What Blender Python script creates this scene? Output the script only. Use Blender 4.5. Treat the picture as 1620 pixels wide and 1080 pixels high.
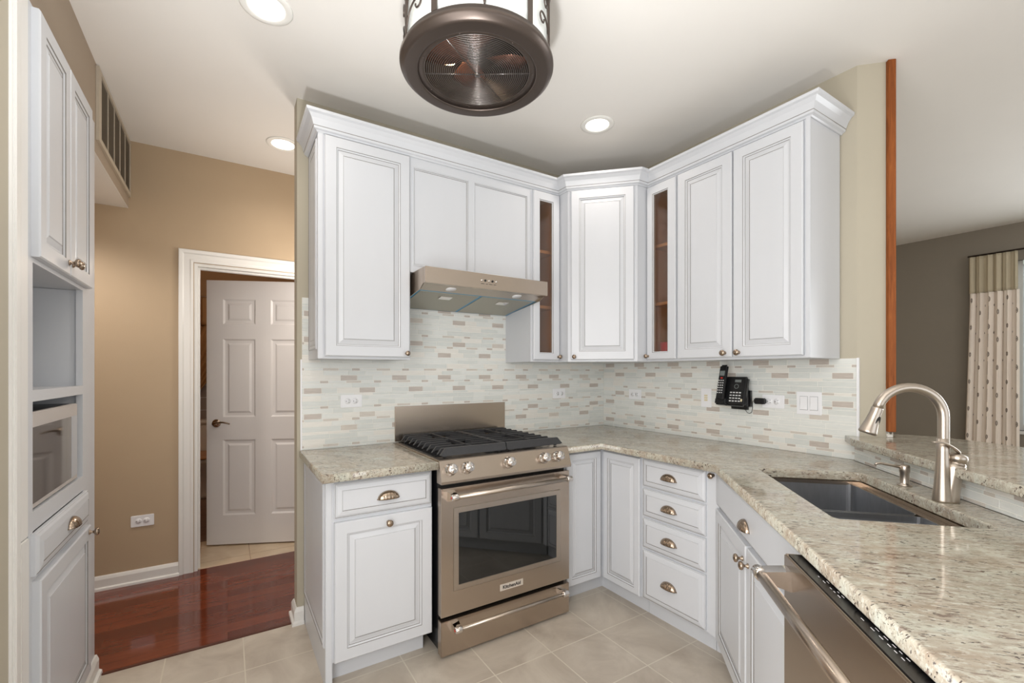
import bpy, bmesh, math, random
from mathutils import Vector, Matrix

for o in list(bpy.data.objects):
    bpy.data.objects.remove(o, do_unlink=True)
SC = bpy.context.scene
COL = SC.collection
R2 = math.sqrt(0.5)
H = 2.738

# ------------------------------------------------------------------ camera
CAM = (-2.4916, -2.5569, 1.3093)
YAW = 1.0115
cd = bpy.data.cameras.new('camera')
cam = bpy.data.objects.new('camera', cd)
COL.objects.link(cam)
cd.sensor_fit = 'HORIZONTAL'
cd.sensor_width = 36.0
cd.lens = 707.998 * 36.0 / 1620.0
cd.shift_x = (810 - 801.88) / 1620.0
cd.shift_y = (588.46 - 540) / 1620.0
cd.clip_start = 0.05
cam.location = CAM
cam.rotation_euler = (math.pi / 2, 0, YAW - math.pi / 2)
SC.camera = cam

# ------------------------------------------------------------------ world, exposure, lights
SC.view_settings.view_transform = 'Standard'
SC.view_settings.look = 'None'
SC.view_settings.gamma = 1.0
SC.view_settings.exposure = 0.10
SC.view_settings.use_curve_mapping = False
W = bpy.data.worlds.new('world')
SC.world = W
W.use_nodes = True
bg = W.node_tree.nodes['Background']
bg.inputs[0].default_value = (0.90, 0.95, 1.0, 1)
bg.inputs[1].default_value = 1.0


def light(name, kind, loc, power, color=(1, 1, 1), rot=(0, 0, 0), size=None, size_y=None, spot=None, blend=0.6):
    l = bpy.data.lights.new(name, kind)
    l.energy = power
    l.color = color
    if kind == 'AREA':
        l.shape = 'RECTANGLE' if size_y else 'DISK'
        l.size = size
        if size_y:
            l.size_y = size_y
    elif size is not None:
        l.shadow_soft_size = size
    if kind == 'SPOT':
        l.spot_size = spot
        l.spot_blend = blend
    o = bpy.data.objects.new(name, l)
    COL.objects.link(o)
    o.location = loc
    o.rotation_euler = rot
    return o


# added fill from the unseen rear, then daylight from the dining windows
light('rear_fill', 'AREA', (-1.6, -5.9, 1.35), 24, (0.96, 0.985, 1.0), (math.radians(90), 0, 0), 4.2, 2.2)
light('daylight_dining', 'AREA', (3.84, -3.6, 1.5), 85, (0.93, 0.97, 1.0), (0, math.radians(90), 0), 1.7, 2.4)
# the photographer's flash in the hot shoe of the camera
light('camera_flash', 'POINT', (CAM[0], CAM[1], CAM[2] + 0.17), 6, (1.0, 0.985, 0.96), size=0.025)
light('ceiling_fill', 'SPOT', (-2.45, -2.3, 0.70), 185, (0.965, 0.985, 1.0), (math.radians(180 - 11), 0, math.radians(-15)), 0.06, spot=math.radians(110), blend=1.0)  # added upward spot that brightens the ceiling, source unseen
light('left_fill', 'AREA', (-2.98, -2.6, 1.3), 56, (0.96, 0.98, 1.0), (0, math.radians(-90), 0), 2.0, 1.8)  # added fill from the left to brighten the right-hand cabinets
# recessed cans
CANS = [(-0.678, -0.644), (-2.192, 0.566), (-2.36, -0.575)]
for cx_, cy_ in CANS:
    light('can_lamp', 'SPOT', (cx_, cy_, H - 0.02), 10, (1.0, 0.90, 0.80), (0, 0, 0), 0.07, spot=math.radians(150), blend=0.9)
light('hall_fill_spot', 'SPOT', (-3.3, 0.55, 2.25), 26, (1.0, 0.93, 0.86), (0, 0, 0), 0.07, spot=math.radians(150), blend=0.9)  # added spot to brighten the hall wall, no fixture belongs to it
light('hall_fill_point', 'POINT', (-1.9, 0.60, 1.9), 12, (1.0, 0.93, 0.86), size=0.1)  # added point fill for the hall, hangs free without a fixture
light('bath_lamp', 'POINT', (-2.2, 2.4, 2.3), 10, (1.0, 0.80, 0.62), size=0.1)


# ------------------------------------------------------------------ materials
def lin(c):
    c = c / 255.0
    return c / 12.92 if c <= 0.04045 else ((c + 0.055) / 1.055) ** 2.4


def rgb(r, g, b):
    return (lin(r), lin(g), lin(b), 1.0)


def mat(name, col, rough=0.5, metal=0.0, noise=None, bump=None, spec=None, emit=None, trans=None, coat=None, alpha=None, stretch=(1, 1, 1)):
    """noise=(scale, amount) mottles the colour; bump=(scale, strength)."""
    m = bpy.data.materials.new(name)
    m.use_nodes = True
    nt = m.node_tree
    b = nt.nodes['Principled BSDF']
    b.inputs['Base Color'].default_value = col
    b.inputs['Roughness'].default_value = rough
    b.inputs['Metallic'].default_value = metal
    if spec is not None:
        b.inputs['Specular IOR Level'].default_value = spec
    if coat:
        b.inputs['Coat Weight'].default_value = coat
        b.inputs['Coat Roughness'].default_value = 0.08
    if emit:
        b.inputs['Emission Color'].default_value = emit[0]
        b.inputs['Emission Strength'].default_value = emit[1]
    if trans:
        b.inputs['Transmission Weight'].default_value = trans
    if noise or bump:
        tc = nt.nodes.new('ShaderNodeTexCoord')
        mp = nt.nodes.new('ShaderNodeMapping')
        mp.inputs['Scale'].default_value = stretch
        nt.links.new(tc.outputs['Object'], mp.inputs['Vector'])
    if noise:
        n = nt.nodes.new('ShaderNodeTexNoise')
        n.inputs['Scale'].default_value = noise[0]
        n.inputs['Detail'].default_value = 4
        nt.links.new(mp.outputs[0], n.inputs['Vector'])
        mx = nt.nodes.new('ShaderNodeMix')
        mx.data_type = 'RGBA'
        a = noise[1]
        mx.inputs[6].default_value = tuple([c * (1 - a) for c in col[:3]] + [1])
        mx.inputs[7].default_value = tuple([min(1, c * (1 + a)) for c in col[:3]] + [1])
        nt.links.new(n.outputs['Fac'], mx.inputs[0])
        nt.links.new(mx.outputs[2], b.inputs['Base Color'])
    if bump:
        n2 = nt.nodes.new('ShaderNodeTexNoise')
        n2.inputs['Scale'].default_value = bump[0]
        n2.inputs['Detail'].default_value = 3
        nt.links.new(mp.outputs[0], n2.inputs['Vector'])
        bp = nt.nodes.new('ShaderNodeBump')
        bp.inputs['Strength'].default_value = bump[1]
        bp.inputs['Distance'].default_value = 0.002
        nt.links.new(n2.outputs['Fac'], bp.inputs['Height'])
        nt.links.new(bp.outputs['Normal'], b.inputs['Normal'])
    return m


M = {}
M['ceiling'] = mat('ceiling_paint', rgb(232, 228, 222), 0.9, noise=(3, 0.02))
M['wall_kitchen'] = mat('kitchen_wall_paint', rgb(182, 174, 156), 0.75, noise=(4, 0.03), bump=(120, 0.08))
M['wall_hall'] = mat('hall_wall_paint', rgb(184, 162, 134), 0.6, noise=(3, 0.05), bump=(120, 0.1))
M['wall_soffit'] = mat('soffit_paint', rgb(166, 150, 132), 0.65, noise=(3, 0.04), bump=(120, 0.1))
M['wall_dining'] = mat('dining_wall_paint', rgb(142, 134, 122), 0.75, noise=(3, 0.04), bump=(120, 0.08))
M['trim'] = mat('white_trim_paint', rgb(232, 230, 226), 0.35, noise=(8, 0.01))
M['cab'] = mat('white_cabinet_lacquer', rgb(207, 209, 213), 0.32, noise=(14, 0.015), stretch=(1, 1, 0.2))
M['glaze'] = mat('grey_glaze_line', rgb(128, 124, 120), 0.4, noise=(30, 0.2))
M['steel'] = mat('warm_brushed_steel', rgb(190, 176, 162), 0.27, 1.0, noise=(40, 0.05), stretch=(0.3, 0.3, 12))
M['steel_dark'] = mat('sink_brushed_steel', rgb(176, 178, 182), 0.38, 1.0, noise=(14, 0.16), stretch=(4, 4, 1))
M['nickel'] = mat('brushed_nickel', rgb(190, 179, 167), 0.32, 1.0, noise=(60, 0.04))
M['chrome'] = mat('polished_chrome', rgb(225, 220, 216), 0.08, 1.0, noise=(5, 0.01))
M['bronze'] = mat('aged_nickel_bronze', rgb(168, 150, 132), 0.24, 1.0, noise=(90, 0.2))
M['black'] = mat('black_enamel', rgb(16, 16, 18), 0.25, noise=(20, 0.1))
M['plastic_black'] = mat('black_plastic', rgb(20, 20, 21), 0.35, noise=(20, 0.1))
M['iron'] = mat('cast_iron', rgb(52, 52, 54), 0.45, noise=(60, 0.2), bump=(300, 0.3))
M['oven_glass'] = mat('dark_oven_glass', rgb(16, 18, 18), 0.03, noise=(3, 0.1), spec=0.9)
M['micro_glass'] = mat('microwave_mirror_glass', rgb(120, 116, 114), 0.05, 0.9, noise=(3, 0.03))
M['plate'] = mat('white_wall_plate_plastic', rgb(240, 240, 242), 0.3, noise=(10, 0.01))
M['slot'] = mat('dark_slot', rgb(40, 38, 36), 0.6, noise=(10, 0.05))
M['ivory'] = mat('ivory_plastic', rgb(226, 214, 178), 0.4, noise=(10, 0.02))
M['white_ink'] = mat('white_print', rgb(215, 215, 215), 0.5, noise=(10, 0.02))
M['grey_lcd'] = mat('grey_lcd', rgb(120, 126, 124), 0.2, noise=(10, 0.05))
M['red'] = mat('red_enamel', rgb(190, 60, 50), 0.3, noise=(10, 0.05))
M['pink'] = mat('pink_plastic', rgb(225, 60, 95), 0.4, noise=(10, 0.05))
M['blue_film'] = mat('blue_protective_film', rgb(40, 140, 185), 0.3, noise=(10, 0.1))
M['mesh_filter'] = mat('grease_filter_mesh', rgb(175, 172, 160), 0.4, 0.7, noise=(400, 0.3), bump=(500, 0.5))
M['lamp_face'] = mat('lit_lamp_face', rgb(255, 250, 240), 0.5, emit=((1.0, 0.93, 0.84, 1), 3.0), noise=(4, 0.01))
M['lamp_trim'] = mat('white_lamp_trim', rgb(238, 236, 230), 0.5, noise=(4, 0.01))
M['oil_bronze'] = mat('dark_oil_rubbed_bronze', rgb(86, 76, 70), 0.36, 0.75, noise=(6, 0.08))
M['fan_blade'] = mat('copper_tinted_blade', rgb(150, 98, 78), 0.3, 0.6, noise=(6, 0.1))
M['shade'] = mat('frosted_glass_shade', rgb(236, 240, 238), 0.4, emit=((0.93, 0.98, 0.95, 1), 0.10), noise=(4, 0.01))
M['bulb'] = mat('glowing_bulb', rgb(255, 220, 170), 0.3, emit=((1.0, 0.72, 0.42, 1), 14), noise=(4, 0.01))
M['cab_inside'] = mat('cherry_cabinet_interior', rgb(200, 156, 114), 0.5, noise=(5, 0.14), stretch=(3, 3, 0.5))
M['grille_dark'] = mat('dark_duct_behind_grille', rgb(84, 76, 66), 0.8, noise=(30, 0.2))
M['grille_frame'] = mat('painted_metal_grille', rgb(190, 178, 160), 0.5, noise=(10, 0.03))
M['door_white'] = mat('white_door_paint', rgb(226, 222, 220), 0.35, noise=(6, 0.01), bump=(40, 0.04))
M['curtain_head'] = mat('taupe_curtain_heading', rgb(196, 184, 160), 0.8, noise=(30, 0.08), stretch=(6, 6, 0.5))
M['curtain_body'] = mat('pale_embroidered_curtain', rgb(240, 228, 216), 0.75, noise=(30, 0.06), stretch=(6, 6, 0.5))
M['curtain_motif'] = mat('brown_embroidery', rgb(116, 102, 90), 0.7, noise=(80, 0.2))
M['curtain_gold'] = mat('gold_swag_fabric', rgb(176, 134, 88), 0.6, noise=(30, 0.12), stretch=(6, 6, 0.5))
M['porcelain'] = mat('toilet_porcelain', rgb(235, 230, 222), 0.15, noise=(4, 0.01))
M['oak'] = mat('oak_seat_wood', rgb(180, 126, 74), 0.35, noise=(16, 0.15), stretch=(1, 6, 1))
M['blind'] = mat('pale_green_white_blind', rgb(216, 228, 222), 0.5, emit=((0.90, 0.98, 0.92, 1), 0.10), noise=(6, 0.02))  # faint emission stands in for daylight coming through the slats
M['bath_tile'] = mat('pinkish_grey_bath_tile', rgb(170, 158, 152), 0.3, noise=(5, 0.05))
M['bath_wall'] = mat('bath_wall_paint', rgb(188, 150, 110), 0.7, noise=(5, 0.05))
M['sky_pane'] = mat('window_glass', rgb(235, 245, 245), 0.0, trans=1.0, noise=(3, 0.01))


def node(nt, t, **kw):
    n = nt.nodes.new(t)
    for k, v in kw.items():
        setattr(n, k, v)
    return n


def mixc(nt, fac, a, b):
    mx = node(nt, 'ShaderNodeMix', data_type='RGBA')
    for i, x in ((0, fac), (6, a), (7, b)):
        if isinstance(x, (tuple, float, int)):
            mx.inputs[i].default_value = x
        else:
            nt.links.new(x, mx.inputs[i])
    return mx.outputs[2]


def ramp(nt, src, stops):
    r = node(nt, 'ShaderNodeValToRGB')
    e = r.color_ramp.elements
    while len(e) < len(stops):
        e.new(0.5)
    for k, (p, c) in enumerate(stops):
        e[k].position = p
        e[k].color = c if isinstance(c, tuple) else (c, c, c, 1)
    nt.links.new(src, r.inputs[0])
    return r.outputs[0]


def base(name, rough):
    m = bpy.data.materials.new(name)
    m.use_nodes = True
    nt = m.node_tree
    b = nt.nodes['Principled BSDF']
    b.inputs['Roughness'].default_value = rough
    tc = node(nt, 'ShaderNodeTexCoord')
    return m, nt, b, tc


def mapping(nt, tc, loc=(0, 0, 0), rot=(0, 0, 0), scale=(1, 1, 1)):
    mp = node(nt, 'ShaderNodeMapping')
    mp.inputs['Location'].default_value = loc
    mp.inputs['Rotation'].default_value = rot
    mp.inputs['Scale'].default_value = scale
    nt.links.new(tc.outputs['Object'], mp.inputs['Vector'])
    return mp.outputs[0]


def noise(nt, vec, scale, detail=3, rough=0.5, dist=0.0):
    n = node(nt, 'ShaderNodeTexNoise')
    n.inputs['Scale'].default_value = scale
    n.inputs['Detail'].default_value = detail
    n.inputs['Roughness'].default_value = rough
    n.inputs['Distortion'].default_value = dist
    nt.links.new(vec, n.inputs['Vector'])
    return n.outputs['Fac']


# granite: cream ground, soft brown drifts, dark elongated flecks
def granite():
    m, nt, b, tc = base('polished_granite', 0.07)
    g0 = mapping(nt, tc, rot=(0, 0, math.radians(46)))
    def st(sc):
        mp = node(nt, 'ShaderNodeMapping')
        mp.inputs['Scale'].default_value = sc
        nt.links.new(g0, mp.inputs['Vector'])
        return mp.outputs[0]
    v1 = st((0.9, 2.2, 1.5))
    v2 = st((1.0, 3.0, 2.2))
    drift = noise(nt, v1, 7, 5, 0.62, 0.6)
    c0 = ramp(nt, drift, [(0.30, rgb(158, 142, 124)), (0.45, rgb(174, 165, 149)), (0.60, rgb(186, 183, 168)), (0.75, rgb(190, 193, 182))])
    mid = noise(nt, v1, 34, 5, 0.75, 0.3)
    c1 = mixc(nt, ramp(nt, mid, [(0.48, 0.0), (0.62, 0.65)]), c0, rgb(148, 136, 120))
    pale = noise(nt, v1, 55, 4, 0.7)
    c2 = mixc(nt, ramp(nt, pale, [(0.52, 0.0), (0.66, 0.7)]), c1, rgb(208, 206, 194))
    fl = noise(nt, v2, 58, 4, 0.6, 0.5)
    mask = noise(nt, v1, 9, 2)
    f1 = ramp(nt, fl, [(0.585, 0.0), (0.615, 1.0)])
    f2 = ramp(nt, mask, [(0.36, 0.15), (0.56, 1.0)])
    mu = node(nt, 'ShaderNodeMath', operation='MULTIPLY')
    nt.links.new(f1, mu.inputs[0])
    nt.links.new(f2, mu.inputs[1])
    c3 = mixc(nt, mu.outputs[0], c2, rgb(66, 54, 50))
    fb = noise(nt, v2, 24, 4, 0.65, 0.5)
    c4 = mixc(nt, ramp(nt, fb, [(0.60, 0.0), (0.66, 0.8)]), c3, rgb(112, 92, 82))
    nt.links.new(c4, b.inputs['Base Color'])
    b.inputs['Specular IOR Level'].default_value = 0.5
    return m


M['granite'] = granite()


def floor_tile(name, off, cA, cB, grout, size=0.305):
    m, nt, b, tc = base(name, 0.32)
    v = mapping(nt, tc, loc=(-off[0], -off[1], 0))
    n = noise(nt, tc.outputs['Object'], 4.0, 6, 0.6, 0.8)
    body = ramp(nt, n, [(0.3, cA), (0.7, cB)])
    br = node(nt, 'ShaderNodeTexBrick', offset=0.0, squash=1.0)
    br.inputs['Scale'].default_value = 1.0
    br.inputs['Brick Width'].default_value = size
    br.inputs['Row Height'].default_value = size
    br.inputs['Mortar Size'].default_value = 0.0028
    br.inputs['Mortar Smooth'].default_value = 0.1
    br.inputs['Mortar'].default_value = (1, 1, 1, 1)
    br.inputs['Color1'].default_value = (0, 0, 0, 1)
    br.inputs['Color2'].default_value = (0, 0, 0, 1)
    nt.links.new(v, br.inputs['Vector'])
    nt.links.new(mixc(nt, br.outputs['Fac'], body, grout), b.inputs['Base Color'])
    bp = node(nt, 'ShaderNodeBump')
    bp.inputs['Strength'].default_value = 0.5
    bp.inputs['Distance'].default_value = -0.002
    nt.links.new(br.outputs['Fac'], bp.inputs['Height'])
    nt.links.new(bp.outputs['Normal'], b.inputs['Normal'])
    return m


M['tile_floor'] = floor_tile('beige_floor_tile', (-0.5937, -0.5868), rgb(168, 156, 142), rgb(200, 190, 176), rgb(206, 198, 182))
M['tile_bath'] = floor_tile('bath_floor_tile', (-2.35, 1.16), rgb(196, 172, 142), rgb(222, 204, 178), rgb(170, 140, 108))
M['tile_bath_dark'] = floor_tile('brown_bath_floor_tile', (-2.35, 1.16), rgb(96, 70, 56), rgb(126, 98, 80), rgb(150, 120, 98), 0.2)


def wood_floor():
    m, nt, b, tc = base('cherry_plank_floor', 0.09)
    v = mapping(nt, tc, loc=(0.3, -0.0168, 0))
    br = node(nt, 'ShaderNodeTexBrick', offset=0.43, squash=1.0)
    br.inputs['Scale'].default_value = 1.0
    br.inputs['Brick Width'].default_value = 0.9
    br.inputs['Row Height'].default_value = 0.083
    br.inputs['Mortar Size'].default_value = 0.0009
    br.inputs['Mortar'].default_value = rgb(96, 46, 30)
    br.inputs['Color1'].default_value = rgb(98, 44, 28)
    br.inputs['Color2'].default_value = rgb(124, 60, 38)
    nt.links.new(v, br.inputs['Vector'])
    v2 = mapping(nt, tc, scale=(1.6, 9, 1))
    n = noise(nt, v2, 2.6, 5, 0.55, 0.8)
    c = mixc(nt, ramp(nt, n, [(0.35, 0.0), (0.75, 0.45)]), br.outputs['Color'], rgb(66, 28, 19))
    b.inputs['Specular IOR Level'].default_value = 0.8
    nt.links.new(c, b.inputs['Base Color'])
    return m


M['wood_floor'] = wood_floor()


def post_wood():
    m, nt, b, tc = base('stained_oak_trim', 0.5)
    b.inputs['Specular IOR Level'].default_value = 0.25
    v = mapping(nt, tc, scale=(14, 14, 1.2))
    n = noise(nt, v, 4.0, 5, 0.6, 1.2)
    nt.links.new(ramp(nt, n, [(0.3, rgb(118, 62, 26)), (0.6, rgb(152, 86, 40)), (0.8, rgb(170, 104, 54))]), b.inputs['Base Color'])
    return m


M['post'] = post_wood()


def stone(name, a, b_, rough=0.22):
    m, nt, b, tc = base(name, rough)
    v = mapping(nt, tc, scale=(2, 2, 18))
    n = noise(nt, v, 7, 4, 0.6, 0.5)
    nt.links.new(ramp(nt, n, [(0.3, a), (0.7, b_)]), b.inputs['Base Color'])
    return m


MOSAIC = [M_ for M_ in (
    stone('mosaic_pale_grey_glass', rgb(222, 224, 220), rgb(231, 232, 227)),
    stone('mosaic_cool_grey_glass', rgb(212, 215, 211), rgb(223, 225, 220)),
    stone('mosaic_warm_white_marble', rgb(228, 225, 217), rgb(235, 232, 225)),
    stone('mosaic_taupe_stone', rgb(184, 174, 165), rgb(204, 194, 185)),
    stone('mosaic_pinkish_stone', rgb(204, 195, 185), rgb(214, 208, 199)),
    mat('mosaic_grout', rgb(242, 240, 233), 0.7, noise=(60, 0.03)))]


def seeded_glass():
    m = bpy.data.materials.new('seeded_cabinet_glass')
    m.use_nodes = True
    nt = m.node_tree
    nt.nodes.remove(nt.nodes['Principled BSDF'])
    out = nt.nodes['Material Output']
    tc = node(nt, 'ShaderNodeTexCoord')
    vo = node(nt, 'ShaderNodeTexVoronoi')
    vo.inputs['Scale'].default_value = 75
    nt.links.new(tc.outputs['Object'], vo.inputs['Vector'])
    bp = node(nt, 'ShaderNodeBump')
    bp.inputs['Strength'].default_value = 0.5
    bp.inputs['Distance'].default_value = 0.001
    nt.links.new(ramp(nt, vo.outputs['Distance'], [(0.05, 0.0), (0.22, 1.0)]), bp.inputs['Height'])
    tr = node(nt, 'ShaderNodeBsdfTransparent')
    tr.inputs[0].default_value = rgb(236, 226, 214)
    gl = node(nt, 'ShaderNodeBsdfGlossy')
    gl.inputs['Roughness'].default_value = 0.08
    nt.links.new(bp.outputs['Normal'], gl.inputs['Normal'])
    mx = node(nt, 'ShaderNodeMixShader')
    mx.inputs[0].default_value = 0.08
    nt.links.new(tr.outputs[0], mx.inputs[1])
    nt.links.new(gl.outputs[0], mx.inputs[2])
    nt.links.new(mx.outputs[0], out.inputs['Surface'])
    return m


M['glass'] = seeded_glass()


# ------------------------------------------------------------------ mesh helpers
class Fr:
    """local frame: u along, w outward, z up"""
    def __init__(s, o, u, n):
        s.o = Vector((o[0], o[1], 0))
        s.u = Vector((u[0], u[1], 0))
        s.n = Vector((n[0], n[1], 0))

    def p(s, u, w, z):
        return s.o + s.u * u + s.n * w + Vector((0, 0, z))


WF = Fr((0, 0), (1, 0), (0, 1))             # world: u=x, w=y
BACK = Fr((0, 0), (1, 0), (0, -1))          # back wall: u=x, w=-y
RIGHT = Fr((0, 0), (0, -1), (-1, 0))        # right wall: u=-y, w=-x
PEN = Fr((0, 0), (-R2, -R2), (-R2, R2))     # peninsula: u=-s, w=n
DIA = Fr((0, 0), (R2, -R2), (-R2, -R2))     # upper corner unit: u=-n, w=-s
LEFT = Fr((0, 0), (0, 1), (1, 0))           # pantry wall: u=y, w=x


class MB:
    def __init__(s):
        s.bm = bmesh.new()

    def face(s, vs, mi=0, smooth=False):
        try:
            f = s.bm.faces.new(vs)
        except ValueError:
            return None
        f.material_index = mi
        f.smooth = smooth
        return f

    def box(s, fr, u0, u1, w0, w1, z0, z1, b=0.0, mi=0, seg=2):
        vs = [s.bm.verts.new(fr.p(u, w, z)) for z in (z0, z1) for w in (w0, w1) for u in (u0, u1)]
        q = [(0, 1, 3, 2), (4, 6, 7, 5), (0, 4, 5, 1), (2, 3, 7, 6), (0, 2, 6, 4), (1, 5, 7, 3)]
        fs = [s.face([vs[i] for i in k], mi) for k in q]
        if b > 0:
            es = list({e for f in fs for e in f.edges})
            r = bmesh.ops.bevel(s.bm, geom=es, offset=b, segments=seg, affect='EDGES', clamp_overlap=True)
            for f in r['faces']:
                f.material_index = mi
        return s

    def prism(s, pts, z0, z1, mi=0, b=0.0):
        """pts list of world xy"""
        lo = [s.bm.verts.new((p[0], p[1], z0)) for p in pts]
        hi = [s.bm.verts.new((p[0], p[1], z1)) for p in pts]
        fs = [s.face(lo[::-1], mi), s.face(hi, mi)]
        n = len(pts)
        for i in range(n):
            fs.append(s.face([lo[i], lo[(i + 1) % n], hi[(i + 1) % n], hi[i]], mi))
        if b > 0:
            es = list({e for f in fs[:2] for e in f.edges})
            bmesh.ops.bevel(s.bm, geom=es, offset=b, segments=2, affect='EDGES')
        return s

    def extr(s, fr, prof, u0, u1, mi=0, smooth=False):
        """closed profile of (w,z) swept from u0 to u1"""
        a = [s.bm.verts.new(fr.p(u0, w, z)) for w, z in prof]
        c = [s.bm.verts.new(fr.p(u1, w, z)) for w, z in prof]
        s.face(a[::-1], mi)
        s.face(c, mi)
        n = len(prof)
        for i in range(n):
            s.face([a[i], a[(i + 1) % n], c[(i + 1) % n], c[i]], mi, smooth)
        return s

    def rings(s, loops, mi=None, cap0=True, cap1=True, smooth=False, closed=True):
        R = [[s.bm.verts.new(p) for p in L] for L in loops]
        n = len(R[0])
        for k in range(len(R) - 1):
            m_ = mi[k] if isinstance(mi, (list, tuple)) else (mi or 0)
            for i in range(n if closed else n - 1):
                s.face([R[k][i], R[k][(i + 1) % n], R[k + 1][(i + 1) % n], R[k + 1][i]], m_, smooth)
        m0 = (mi[0] if isinstance(mi, (list, tuple)) else (mi or 0))
        m1 = (mi[-1] if isinstance(mi, (list, tuple)) else (mi or 0))
        if cap0:
            s.face(R[0][::-1], m0)
        if cap1:
            s.face(R[-1], m1)
        return s

    def panel(s, fr, u0, u1, z0, z1, prof):
        """prof: list of (inset, w, mi) rings from back edge to centre"""
        loops = []
        mi = []
        for d, w, k in prof:
            loops.append([fr.p(u0 + d, w, z0 + d), fr.p(u1 - d, w, z0 + d), fr.p(u1 - d, w, z1 - d), fr.p(u0 + d, w, z1 - d)])
            mi.append(k)
        # band k joins ring k-1 to ring k and takes material of ring k
        R = [[s.bm.verts.new(p) for p in L] for L in loops]
        s.face(R[0][::-1], 0)
        for k in range(1, len(R)):
            for i in range(4):
                s.face([R[k - 1][i], R[k - 1][(i + 1) % 4], R[k][(i + 1) % 4], R[k][i]], mi[k])
        s.face(R[-1], 0)
        return s

    def lathe(s, o, ax, prof, seg=24, mi=0, smooth=True, caps=True):
        """prof list of (r,h) along axis ax from origin o"""
        o = Vector(o)
        a = Vector(ax).normalized()
        t = Vector((0, 0, 1)) if abs(a.z) < 0.9 else Vector((1, 0, 0))
        e1 = a.cross(t).normalized()
        e2 = a.cross(e1)
        loops = []
        for r, h in prof:
            r = max(r, 1e-4)
            loops.append([o + a * h + (e1 * math.cos(2 * math.pi * i / seg) + e2 * math.sin(2 * math.pi * i / seg)) * r for i in range(seg)])
        s.rings(loops, mi, cap0=caps, cap1=caps, smooth=smooth)
        return s

    def tube(s, pts, rad, seg=10, mi=0, caps=True, flat=None):
        pts = [Vector(p) for p in pts]
        n = len(pts)
        if not isinstance(rad, (list, tuple)):
            rad = [rad] * n
        T = []
        for i in range(n):
            d = (pts[min(i + 1, n - 1)] - pts[max(i - 1, 0)])
            T.append(d.normalized())
        t = Vector((0, 0, 1)) if abs(T[0].z) < 0.9 else Vector((1, 0, 0))
        e1 = T[0].cross(t).normalized()
        loops = []
        for i in range(n):
            e1 = (e1 - T[i] * e1.dot(T[i])).normalized()
            e2 = T[i].cross(e1)
            loops.append([pts[i] + (e1 * math.cos(2 * math.pi * k / seg) + e2 * math.sin(2 * math.pi * k / seg)) * rad[i] for k in range(seg)])
        s.rings(loops, mi, cap0=caps, cap1=caps, smooth=True)
        return s

    def torus(s, c, R, r, n=48, m=6, mi=0):
        c = Vector(c)
        loops = []
        for i in range(n):
            a = 2 * math.pi * i / n
            d = Vector((math.cos(a), math.sin(a), 0))
            loops.append([s.bm.verts.new(c + d * (R + r * math.cos(2 * math.pi * k / m)) + Vector((0, 0, r * math.sin(2 * math.pi * k / m)))) for k in range(m)])
        for i in range(n):
            A, B = loops[i], loops[(i + 1) % n]
            for k in range(m):
                s.face([A[k], A[(k + 1) % m], B[(k + 1) % m], B[k]], mi, True)
        return s


LOC = {}


def obj(name, mb, mats, parent=None, fix=True, autosmooth=False):
    if not isinstance(mats, (list, tuple)):
        mats = [mats]
    bm = mb.bm
    if fix:
        bmesh.ops.recalc_face_normals(bm, faces=bm.faces[:])
    off = LOC.get(parent.name, Vector((0, 0, 0))) if parent else Vector((0, 0, 0))
    if parent:
        bmesh.ops.translate(bm, verts=bm.verts[:], vec=-off)
    me = bpy.data.meshes.new(name)
    bm.to_mesh(me)
    bm.free()
    for m in mats:
        me.materials.append(m)
    o = bpy.data.objects.new(name, me)
    COL.objects.link(o)
    if parent:
        o.parent = parent
        LOC[o.name] = off
    return o


def tag(o, label=None, cat=None, group=None, kind=None):
    if label:
        o['label'] = label
    if cat:
        o['category'] = cat
    if group:
        o['group'] = group
    if kind:
        o['kind'] = kind
    return o


def thing(name, label, cat, loc=(0, 0, 0), group=None):
    o = bpy.data.objects.new(name, None)
    COL.objects.link(o)
    o.location = loc
    LOC[o.name] = Vector(loc)
    return tag(o, label, cat, group)


def struct(name, mb, m, parent=None, label=None):
    o = obj(name, mb, m, parent)
    if not parent:
        o['kind'] = 'structure'
    if label:
        o['label'] = label
    return o


def copy_tree(o, parent=None):
    c = o.copy()
    COL.objects.link(c)
    c.parent = parent
    for ch in list(o.children):
        copy_tree(ch, c)
    return c


def S(s_, n_):
    return ((s_ - n_) * R2, (s_ + n_) * R2)


def quad_sheet(pts3, mi=0):
    b = MB()
    b.face([b.bm.verts.new(p) for p in pts3], mi)
    return b


# ------------------------------------------------------------------ the room shell
WL = 0.103            # partition thickness
XL = -2.1816          # left end of the range wall
DH = 1.0212           # hall wall plane
b = MB(); b.box(WF, -3.7, 4.05, -6.1, 0.0168, -0.06, 0.0); b.box(WF, -0.9, 4.05, 0.0168, 1.14, -0.06, 0.0)
struct('floor', b, M['tile_floor'])
b = MB(); b.box(WF, -3.7, -0.9, 0.0172, DH + 0.02, -0.06, 0.001)
struct('floor_hall', b, M['wood_floor'], label='glossy dark cherry plank floor in the hall')
b = MB(); b.box(WF, -3.05, XL, 0.008, 0.026, -0.01, 0.004, 0.0015)
struct('trim_8', b, mat('threshold_wood', rgb(84, 44, 30), 0.4, noise=(30, 0.2)))
b = MB(); b.box(WF, -3.7, -0.9, DH + 0.02, 1.62, -0.06, 0.0)
struct('floor_bath', b, M['tile_bath'])
b = MB(); b.box(WF, -3.7, -0.9, 1.62, 4.0, -0.06, 0.0)
struct('floor_bath_far', b, M['tile_bath_dark'])
b = MB(); b.box(WF, -3.7, 4.05, -6.1, 4.0, H, H + 0.08)
struct('ceiling', b, M['ceiling'])

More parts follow.
